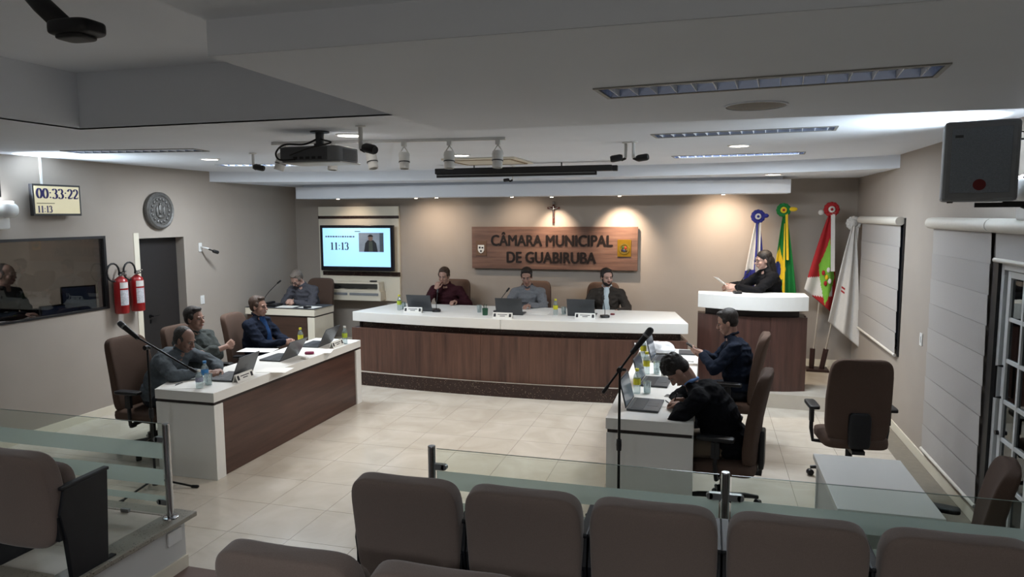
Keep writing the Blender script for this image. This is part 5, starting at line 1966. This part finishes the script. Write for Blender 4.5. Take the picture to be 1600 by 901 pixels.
def hand(mb, w, d, pn, side, curl=40, spread=1.0):
    """w wrist, d along the hand, pn palm normal, side=+1 right hand: thumb is at  d x pn * -side"""
    d = Vector(d).normalized()
    pn = Vector(pn)
    pn = (pn - d * pn.dot(d)).normalized()
    lat = d.cross(pn).normalized() * side        # towards the little finger ... thumb is -lat
    pts = []
    L = [.072, .080, .074, .058]
    for k in range(4):
        off = (-.030 + .020 * k)
        kn = w + d * (.088 - .006 * abs(k - 1)) + lat * off
        mb.capsule(w + d * .010 + lat * off * .55, kn, .0150, .0130, 8)
        p, dir_ = kn, d.copy()
        for q in range(3):
            ang = R_(curl * (0.7 if q == 0 else 1.0))
            ax = dir_.cross(pn).normalized()
            dir_ = (Matrix.Rotation(ang, 3, ax) @ dir_).normalized()
            pn_ = pn
            pn = (Matrix.Rotation(ang, 3, ax) @ pn).normalized()
            nx = p + dir_ * (L[k] * (.44, .32, .24)[q])
            mb.capsule(p, nx, .0098 - .0008 * q, .0092 - .0008 * q, 8)
            p = nx
        pn = Vector(pn0 := (d.cross(lat) * side)).normalized() if False else (Vector(hand.pn0))
    tb = w + d * .025 - lat * .030
    m1 = tb + (d * .72 - lat * .55 + pn * .35).normalized() * .042
    m2 = m1 + (d * .92 - lat * .10 + pn * .45).normalized() * .030
    m3 = m2 + (d * .95 + lat * .10 + pn * .35).normalized() * .022
    mb.capsule(tb, m1, .0145, .0115, 8)
    mb.capsule(m1, m2, .0112, .0102, 8)
    mb.capsule(m2, m3, .0102, .0085, 8)


def hand_(mb, w, d, pn, side, curl=40):
    dd = Vector(d).normalized()
    p = Vector(pn)
    hand.pn0 = (p - dd * p.dot(dd)).normalized()
    hand(mb, w, d, pn, side, curl)


def frame(fwd, up):
    f = Vector(fwd).normalized()
    u = Vector(up)
    u = (u - f * u.dot(f)).normalized()
    r = f.cross(u).normalized()
    return Matrix((r, f, u)).transposed()


def person(label, loc, rz, *, lean=5, head_fwd=(0, 1, 0), head_up=(0, 0, 1), head_off=(0, .02, 0), top, legs_m, skin, hair, hair_kind='short',
           lw=(.16, .34, .80), rw=None, l_hand=((-.3, 1, 0), (0, 0, -1), 35), r_hand=None, elbow_hint=(.5, -.4, -1), r_elbow_hint=None,
           stand=False, collar=None, inner=None, beard=False, glasses=False, scale=1.0, hip=.56, twist=0, knee_y=.42, sleeve=0.0, trousers_name='trousers', extra=None, jacket='sweater'):
    t = thing('person', label, 'person', loc, rz)
    hp = Vector((0, 0, .92 if stand else hip))
    ln = R_(lean)
    up = Vector((0, math.sin(ln), math.cos(ln)))
    up2 = Vector((0, math.sin(ln * 1.25), math.cos(ln * 1.25)))
    belly = hp + up * .16
    chest = hp + up * .33
    shm = hp + up * .24 + up2 * .23
    nb = shm + up2 * .055
    hc = nb + (up2 * .6 + Vector((0, 0, .4))).normalized() * .155 + Vector(head_off)
    tw = Matrix.Rotation(R_(twist), 3, 'Z')
    sh = {s: shm + tw @ Vector((s * .192, -.01, -.025)) for s in (-1, 1)}
    wr = {-1: Vector(lw), 1: Vector(rw if rw else (-lw[0], lw[1], lw[2]))}
    wr[-1] = Vector((-abs(lw[0]) if rw is None else lw[0], lw[1], lw[2]))
    if rw is None:
        wr[1] = Vector((abs(lw[0]), lw[1], lw[2]))
    el = {}
    for s in (-1, 1):
        hnt = Vector(elbow_hint if s < 0 or r_elbow_hint is None else r_elbow_hint)
        if s < 0 or r_elbow_hint is None:
            hnt = Vector((s * abs(hnt.x), hnt.y, hnt.z))
        el[s], wr[s] = ik(sh[s], wr[s], .285, .255, hnt)
    H = frame(head_fwd, head_up)
    hd = lambda x, y, z: hc + H @ Vector((x, y, z))
    if stand:
        kn = {s: Vector((s * .10, .03, .50)) for s in (-1, 1)}
        an = {s: Vector((s * .11, -.02, .09)) for s in (-1, 1)}
    else:
        kn = {s: Vector((s * .12, knee_y, hip - .04)) for s in (-1, 1)}
        an = {s: Vector((s * .12, knee_y - .03, .09)) for s in (-1, 1)}
    hipj = {s: hp + Vector((s * .09, .0, -.02)) for s in (-1, 1)}

    # ---- one continuous body
    b = MB()
    b.ell(hd(0, -.012, .035), (.074, .094, .080), H, 20, 14)
    b.ell(hd(0, .026, -.030), (.060, .060, .086), H, 18, 12)
    b.ell(hd(0, .047, -.088), (.036, .034, .026), H)
    b.capsule(hd(0, .086, .012), hd(0, .108, -.026), .0085, .0135, 8)
    b.capsule(hd(-.036, .074, .022), hd(.036, .074, .022), .013, .013, 8)
    for s in (-1, 1):
        b.ell(hd(s * .036, .058, -.026), (.026, .026, .026), H, 12, 8)
        b.ell(hd(s * .076, -.004, -.006), (.011, .020, .033), H, 12, 8)
        b.ell(hd(s * .012, .098, -.030), (.010, .011, .009), H, 8, 6)
    b.ell(hd(0, .082, -.062), (.026, .014, .016), H, 10, 8)
    b.capsule(hd(0, -.025, -.055), nb, .052, .058)
    b.capsule(nb, shm + up * -.05, .058, .08)
    b.capsule(sh[-1], sh[1], .056, .056)
    b.ell(chest, (.155, .105, .16), frame((0, math.cos(ln), -math.sin(ln)), up), 18, 12)
    b.ell(belly, (.145, .105, .15), frame((0, math.cos(ln), -math.sin(ln)), up), 18, 12)
    b.ell(hp, (.160, .115, .115), None, 18, 12)
    for s in (-1, 1):
        b.capsule(sh[s], el[s], .050, .040)
        b.capsule(el[s], wr[s], .040, .027)
        hs_ = (l_hand if s < 0 else (r_hand or (Vector((-l_hand[0][0], l_hand[0][1], l_hand[0][2])), Vector((-l_hand[1][0], l_hand[1][1], l_hand[1][2])), l_hand[2])))
        hdir = Vector(hs_[0]) if hs_[0] is not None else (wr[s] - el[s])
        hand_(b, wr[s], hdir, hs_[1], s, hs_[2])
        b.capsule(hipj[s], kn[s], .078, .055)
        b.capsule(kn[s], an[s], .055, .038)
        b.capsule(an[s] + Vector((0, -.03, -.05)), an[s] + Vector((0, .13, -.06)), .036, .028)
    body = mk('body', solid(b, .0062, 2, 'body'), skin, t, True)

    # ---- clothes
    c = MB()
    fr_ = frame((0, math.cos(ln), -math.sin(ln)), up)
    g = .020
    c.capsule(sh[-1], sh[1], .056 + g, .056 + g)
    c.capsule(nb + up2 * -.035, shm + up * -.06, .060, .09)
    c.ell(chest - fr_ @ Vector((0, .012, 0)), (.195, .152, .19), fr_, 20, 14)
    c.ell(belly - fr_ @ Vector((0, .008, 0)), (.192, .166, .19), fr_, 20, 14)
    c.ell(hp + up * .03, (.200, .168, .12), fr_, 20, 14)
    if jacket in ('suit_jacket', 'jacket'):
        c.ell(hp + Vector((0, -.01, -.03)), (.205, .185, .115), None, 20, 12)
        c.ell(hp + up * .22 - fr_ @ Vector((0, .05, 0)), (.20, .13, .24), fr_, 20, 14)
    for s in (-1, 1):
        c.capsule(sh[s], el[s], .074, .062)
        fe = wr[s] + (el[s] - wr[s]).normalized() * (.02 + sleeve)
        c.capsule(el[s], fe, .062, .043 + .25 * sleeve)
        c.capsule(nb + Vector((s * .03, 0, -.01)), sh[s], .050, .055)
        # soft folds at elbow and waist
        m_ = el[s].lerp(sh[s], .3)
        c.ell(m_ + Vector((s * .008, -.008, 0)), (.076, .070, .034), None, 10, 8)
        m_ = el[s].lerp(wr[s], .25)
        c.ell(m_, (.062, .060, .035), None, 10, 8)
    gm = solid(c, .009, 3, 'garment')
    rumple(gm, .011, loc[0] * 3.1 + loc[1])
    mk(jacket, gm, top, t, True)
    p = MB()
    p.ell(hp + Vector((0, 0, -.01)), (.172, .130, .115), None, 20, 12)
    for s in (-1, 1):
        p.capsule(hipj[s], kn[s], .092, .070)
        p.capsule(kn[s], an[s] + Vector((0, 0, .02)), .068, .052)
    mk('trousers', solid(p, .011, 3, 'trousers'), legs_m, t, True)
    for s in (-1, 1):
        q = MB().sup(an[s] + Vector((0, .05, -.052)), (.046, .135, .036), .5, .6, 18, 10)
        q.obj('shoe', M_SHOE, t, True)
    # ---- head details
    for s in (-1, 1):
        e = MB().ell(hd(s * .030, .0765, .003), (.0125, .011, .0065), H, 12, 8).obj('eye', M_EYEW, t, True)
        MB().ell(hd(s * .030, .0872, .003), (.0055, .0035, .0055), H, 8, 6).obj('iris', M_EYED, e, True)
        MB().capsule(hd(s * .016, .0905, .024), hd(s * .045, .0835, .026), .0045, .0030, 6).obj('eyebrow', hair, t, True)
    MB().ell(hd(0, .0945, -.0585), (.023, .006, .0055), H, 12, 6).obj('lips', M_LIP, t, True)
    h = MB()
    if hair_kind == 'short':
        h.ell(hd(0, -.031, .056), (.085, .096, .086), H, 24, 16)
        h.ell(hd(0, -.048, .010), (.080, .064, .078), H, 20, 12)
        h.ell(hd(.0, .030, .106), (.056, .046, .026), H, 14, 8)
        for s in (-1, 1):
            h.ell(hd(s * .070, .006, .030), (.016, .036, .036), H, 12, 8)
    elif hair_kind == 'receding':
        h.ell(hd(0, -.040, .044), (.081, .084, .080), H, 24, 16)
        h.ell(hd(0, -.050, .000), (.082, .062, .078), H, 20, 12)
        for s in (-1, 1):
            h.ell(hd(s * .066, .000, .020), (.014, .030, .034), H, 10, 8)
    elif hair_kind == 'curly':
        h.ell(hd(0, -.020, .054), (.086, .098, .086), H, 24, 16)
        h.ell(hd(0, -.046, .010), (.079, .064, .074), H, 20, 12)
        rr = random.Random(11)
        for k in range(60):
            a_, b_ = rr.uniform(0, 6.28), rr.uniform(.15, 1.4)
            v = Vector((math.cos(a_) * math.cos(b_) * .082, math.sin(a_) * math.cos(b_) * .094, math.sin(b_) * .082))
            h.ell(hd(v.x, v.y - .016, v.z + .058), (.017, .017, .017), H, 8, 6)
    elif hair_kind == 'long':
        h.ell(hd(0, -.022, .050), (.085, .098, .084), H, 24, 16)
        h.ell(hd(0, -.055, .000), (.084, .064, .090), H, 20, 12)
        h.capsule(hd(0, -.075, -.02), hd(0, -.095, -.16), .072, .060)
        for s in (-1, 1):
            h.capsule(hd(s * .066, -.015, .02), hd(s * .068, -.045, -.14), .024, .020)
    mk('hair', solid(h, .006, 2, 'hair'), hair, t, True)
    if beard:
        q = MB().ell(hd(0, .030, -.076), (.060, .056, .046), H, 18, 12)
        for s in (-1, 1):
            q.capsule(hd(s * .063, .005, -.01), hd(s * .052, .022, -.07), .012, .018, 8)
        q.capsule(hd(-.022, .093, -.046), hd(.022, .093, -.046), .006, .006, 6)
        mk('beard', solid(q, .006, 1, 'beard'), hair, t, True)
    if glasses:
        q = MB()
        for s in (-1, 1):
            q.tube([hd(s * .032 + .022 * math.cos(k * .5236), .100, .002 + .018 * math.sin(k * .5236)) for k in range(13)], .0022, 6)
            q.tube([hd(s * .054, .098, .006), hd(s * .078, .02, .008)], .002, 6)
        q.tube([hd(-.010, .101, .004), hd(.010, .101, .004)], .0022, 6)
        q.obj('eyeglasses', M_BLK, t)
    if collar:
        q = MB()
        for s in (-1, 1):
            q.capsule(nb + up2 * .012 + Vector((s * .012, .062, -.018)), nb + up2 * .030 + Vector((s * .060, -.012, .008)), .014, .016, 8)
            q.capsule(nb + up2 * .030 + Vector((s * .060, -.012, .008)), nb + up2 * .035 + Vector((0, -.062, .012)), .016, .016, 8)
        mk('collar', solid(q, .006, 2, 'collar'), collar, t, True)
    if inner:
        q = MB()
        f_ = fr_ @ Vector((0, 1, 0))
        q.capsule(nb + f_ * .052 + up * -.01, chest + f_ * .105, .040, .052)
        q.capsule(chest + f_ * .105, belly + f_ * .118, .052, .058)
        mk('shirt', solid(q, .008, 3, 'shirt'), inner, t, True)
    t.scale = (scale,) * 3
    return t, dict(hc=hc, wr=wr, H=H, nb=nb, chest=chest, up=up, fr=fr_, sh=sh)


C_GREY = cloth_mat('grey_sweatshirt', '#565d63')
C_OLIVE = cloth_mat('grey_green_sweater', '#454a49')
C_NAVY = cloth_mat('navy_jacket', '#161c2a')
C_GREYJ = cloth_mat('grey_jacket', '#4a4a50')
C_BURG = cloth_mat('burgundy_sweater', '#35191f')
C_LGREY = cloth_mat('light_grey_sweater', '#74767a')
C_PUFF = cloth_mat('dark_puffer', '#38332f')
C_BLACK = cloth_mat('black_suit', '#0e0f14')
C_BLACKH = cloth_mat('black_hoodie', '#121215')
C_NAVY2 = cloth_mat('navy_sweater', '#151c2a')
C_SHIRT = cloth_mat('pale_blue_shirt', '#b9c6cc', .03)
C_BLUEC = cloth_mat('blue_collar', '#6f93c9', .03)

FX = R_(-90)      # facing +X
# 1 grey-haired man leaning on the left desk
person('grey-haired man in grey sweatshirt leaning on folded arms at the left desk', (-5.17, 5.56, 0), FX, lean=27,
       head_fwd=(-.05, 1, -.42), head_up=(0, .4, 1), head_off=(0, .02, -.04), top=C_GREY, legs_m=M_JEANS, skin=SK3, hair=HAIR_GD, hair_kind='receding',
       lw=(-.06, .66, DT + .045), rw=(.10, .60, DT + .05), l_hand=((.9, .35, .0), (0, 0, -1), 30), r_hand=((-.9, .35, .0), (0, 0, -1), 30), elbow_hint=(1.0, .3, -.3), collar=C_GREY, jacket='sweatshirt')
# 2 man with crossed arms
person('dark-haired man with crossed arms in grey-green sweater at the left desk', (-5.17, 6.16, 0), R_(-96), lean=-6,
       head_fwd=(-.10, 1, 0), head_off=(0, .03, -.02), top=C_OLIVE, legs_m=M_JEANS, skin=SK2, hair=HAIR_D, hair_kind='short',
       lw=(.13, .23, .86), rw=(-.11, .26, .92), l_hand=((.9, .05, .45), (.2, -1, -.2), 30), r_hand=((-.9, .05, .30), (-.2, -1, -.2), 30),
       elbow_hint=(1, .3, -.8), sleeve=.13, collar=C_OLIVE)
# 3 man in navy at the far end
person('man in navy jacket sitting back with joined hands at the left desk far end', (-5.20, 7.24, 0), R_(-84), lean=-2,
       head_fwd=(.05, 1, -.02), head_off=(0, .03, -.03), top=C_NAVY, legs_m=M_JEANS, skin=SK2, hair=HAIR_B, hair_kind='short',
       lw=(-.035, .36, .80), rw=(.045, .35, .80), l_hand=((.5, 1, -.1), (.8, -.3, -.4), 35), r_hand=((-.5, 1, -.1), (-.8, -.3, -.4), 35), elbow_hint=(1, -.4, -.9),
       inner=cloth_mat('blue_shirt', '#24406a'), collar=C_NAVY, jacket='jacket')
# 4 bowed man at the corner desk
person('grey-haired man in grey jacket bowing his head at the corner desk', (-6.0, 9.62, DZ), R_(178), lean=14,
       head_fwd=(.18, 1, -.9), head_up=(0, 1, .8), head_off=(.04, .05, -.05), top=C_GREYJ, legs_m=M_JEANS, skin=SK1, hair=HAIR_G, hair_kind='short',
       lw=(-.03, .40, SZ - DZ + .06), rw=(.05, .40, SZ - DZ + .06), l_hand=((.5, .8, .1), (1, -.2, -.3), 45), r_hand=((-.5, .8, .1), (-1, -.2, -.3), 45), elbow_hint=(1, -.2, -.7),
       glasses=True, collar=C_GREYJ, jacket='jacket')
# 5 man in burgundy, hand at his mouth
person('man in burgundy sweater holding his hand to his mouth at the curved bench', (-3.80, 9.96, DZ), R_(186), lean=7,
       head_fwd=(.12, 1, -.20), head_off=(.02, .03, -.02), top=C_BURG, legs_m=M_JEANS, skin=SK2, hair=HAIR_B, hair_kind='short',
       lw=(-.20, .30, .86), rw=(.115, .235, 1.035), l_hand=((.3, 1, 0), (0, 0, -1), 30), r_hand=((-.35, -.05, 1), (-.3, -1, .1), 62), elbow_hint=(1, -.2, -1),
       r_elbow_hint=(.6, .5, -1), collar=C_BURG)
# 6 man in light grey
person('man in light grey sweater looking down at his laptop under the sign', (-2.51, 9.96, DZ), R_(181), lean=8,
       head_fwd=(-.10, 1, -.35), head_off=(.01, .03, 0), top=C_LGREY, legs_m=M_JEANS, skin=SK2, hair=HAIR_D, hair_kind='short',
       lw=(-.10, .44, .86), rw=(.10, .44, .86), l_hand=((.4, 1, -.1), (0, 0, -1), 30), elbow_hint=(1, -.1, -.9), collar=cloth_mat('dark_neckband', '#40444b'))
# 7 bearded man in puffer jacket
person('bearded man in dark puffer jacket and pale shirt at the curved bench', (-1.36, 9.96, DZ), R_(184), lean=4,
       head_fwd=(-.50, 1, -.10), head_off=(0, .03, 0), top=C_PUFF, legs_m=M_JEANS, skin=SK1, hair=HAIR_D, hair_kind='short', beard=True,
       lw=(-.16, .34, .80), rw=(.16, .34, .80), l_hand=((.3, 1, -.1), (0, 0, -1), 30), elbow_hint=(1, -.3, -1), inner=C_SHIRT, collar=C_SHIRT, jacket='puffer_jacket')
# 8 speaker at the lectern
pw = at(1146, 452, Z=zt + .05)
person('long-haired person in black with glasses reading from a paper at the lectern', (.80, 9.42, DZ), R_(106), lean=6, scale=.985,
       head_fwd=(-.05, 1, -.16), head_off=(0, .03, -.03), top=C_BLACKH, legs_m=M_JEANS, skin=SK1, hair=HAIR_D, hair_kind='long', glasses=True, stand=True,
       lw=(-.11, .48, 1.235), rw=(.02, .52, 1.235), l_hand=((.2, 1, .05), (.9, -.1, -.4), 40), r_hand=((-.3, 1, .05), (-.8, -.1, -.5), 40), elbow_hint=(.8, -.2, -1), collar=C_BLACKH, jacket='hoodie')
# 9 man with phone at the right desk
person('man in navy sweater looking at his phone at the right desk beside the lectern', (.36, 7.24, 0), R_(90), lean=9,
       head_fwd=(.02, 1, -.35), head_off=(0, .03, -.01), top=C_NAVY2, legs_m=M_JEANS, skin=SK2, hair=HAIR_D, hair_kind='short',
       lw=(-.045, .38, .90), rw=(.05, .36, .885), l_hand=((.25, 1, .25), (.6, -.2, .5), 40), r_hand=((-.25, 1, .25), (-.6, -.2, .5), 40), elbow_hint=(1, -.2, -1), collar=C_NAVY2)
# 10 man in black, writing
person('man in black suit bent over the right desk writing with a pen', (.20, 5.50, 0), R_(96), lean=29,
       head_fwd=(-.05, .60, -1), head_up=(0, 1, .55), head_off=(0, .05, -.05), top=C_BLACK, legs_m=M_KHAKI, skin=SK2, hair=HAIR_D, hair_kind='curly',
       lw=(-.03, .36, DT + .05), rw=(.13, .34, DT + .05), l_hand=((.75, .6, 0), (.1, 0, -1), 30), r_hand=((-.35, .9, 0), (-.6, 0, -.7), 50), elbow_hint=(1, .35, -.45),
       collar=C_BLUEC, jacket='suit_jacket')
# 11 man in the control room
person('man in dark clothes inside the control room behind the left window', (-7.72, 6.03, .42), R_(-75), lean=6,
       head_fwd=(0, 1, -.1), top=C_BLACK, legs_m=M_JEANS, skin=SK3, hair=HAIR_D, hair_kind='receding', lw=(.14, .38, .80), l_hand=((.2, 1, 0), (0, 0, -1), 30))

# ---- what the hands hold
t = thing('mobile_phone', 'mobile phone held by the man in the navy sweater', 'phone', (.36 - .47, 7.24, .955), 0)
MB().cbox((0, 0, 0), (.075, .15, .009), Matrix.Rotation(R_(30), 3, 'Y') @ Matrix.Rotation(R_(90), 3, 'Z')).obj('case', M_BLK, t, bevel=.002)
MB().cbox((.0035, 0, .006), (.066, .135, .001), Matrix.Rotation(R_(30), 3, 'Y') @ Matrix.Rotation(R_(90), 3, 'Z')).obj('screen', M_KEYS, t)
t = thing('paper_sheet', 'white paper held by the speaker at the lectern', 'paper', (.80 - .60, 9.42 - .22, DZ + 1.235), R_(106))
MB().cbox((0, .02, .05), (.21, .15, .002), Matrix.Rotation(R_(38), 3, 'X')).obj('sheet', M_PAPER, t)
pq = Vector((.20 - .43, 5.50 + .02, DT))
t = thing('pen', 'dark pen upright in the hand of the man in black', 'pen', pq)
MB().tube([(0, 0, .003), (.035, -.012, .125)], .0045, 8).obj('barrel', M_BLK, t)

# ================================================================== CONTROL ROOM CONTENT
t = thing('control_desk', 'desk inside the control room below the window', 'desk', (-7.25, 5.4, 0))
B(-.32, .33, -1.3, 1.3, 1.13, 1.16).obj('desk_top', M_WHITEP, t)
for a in (-1.28, 1.25):
    B(-.30, .31, a, a + .03, .425, 1.13).obj('side_panel', M_WHITEP, t)


def monitor(lab, loc, rz, w, h, z0, es, tilt=0):
    t = thing('computer_monitor', lab, 'monitor', loc, rz, 'control room monitors')
    B(-w / 2, w / 2, 0, .035, z0, z0 + h).obj('bezel', M_BLK, t, bevel=.003)
    B(-w / 2 + .015, w / 2 - .015, -.002, 0, z0 + .015, z0 + h - .015).obj('screen', mat('blue_screen', '#2a3040', .2, emit='#2e3548', es=es), t)
    MB().box(-.03, .03, .035, .05, .01, z0 + h * .6).box(-.09, .09, -.05, .12, 0, .012).obj('stand', M_BLK, t)


q = at(126, 470, X=-7.1)
monitor('upright computer monitor with bluish screen inside the control room', (-7.12, q.y, 1.16), R_(60), .36, .30, .03, .35)
q = at(92, 484, X=-7.05)
monitor('low computer screen at the window sill inside the control room', (-7.0, q.y - .02, 1.16), R_(75), .42, .14, .02, .45)
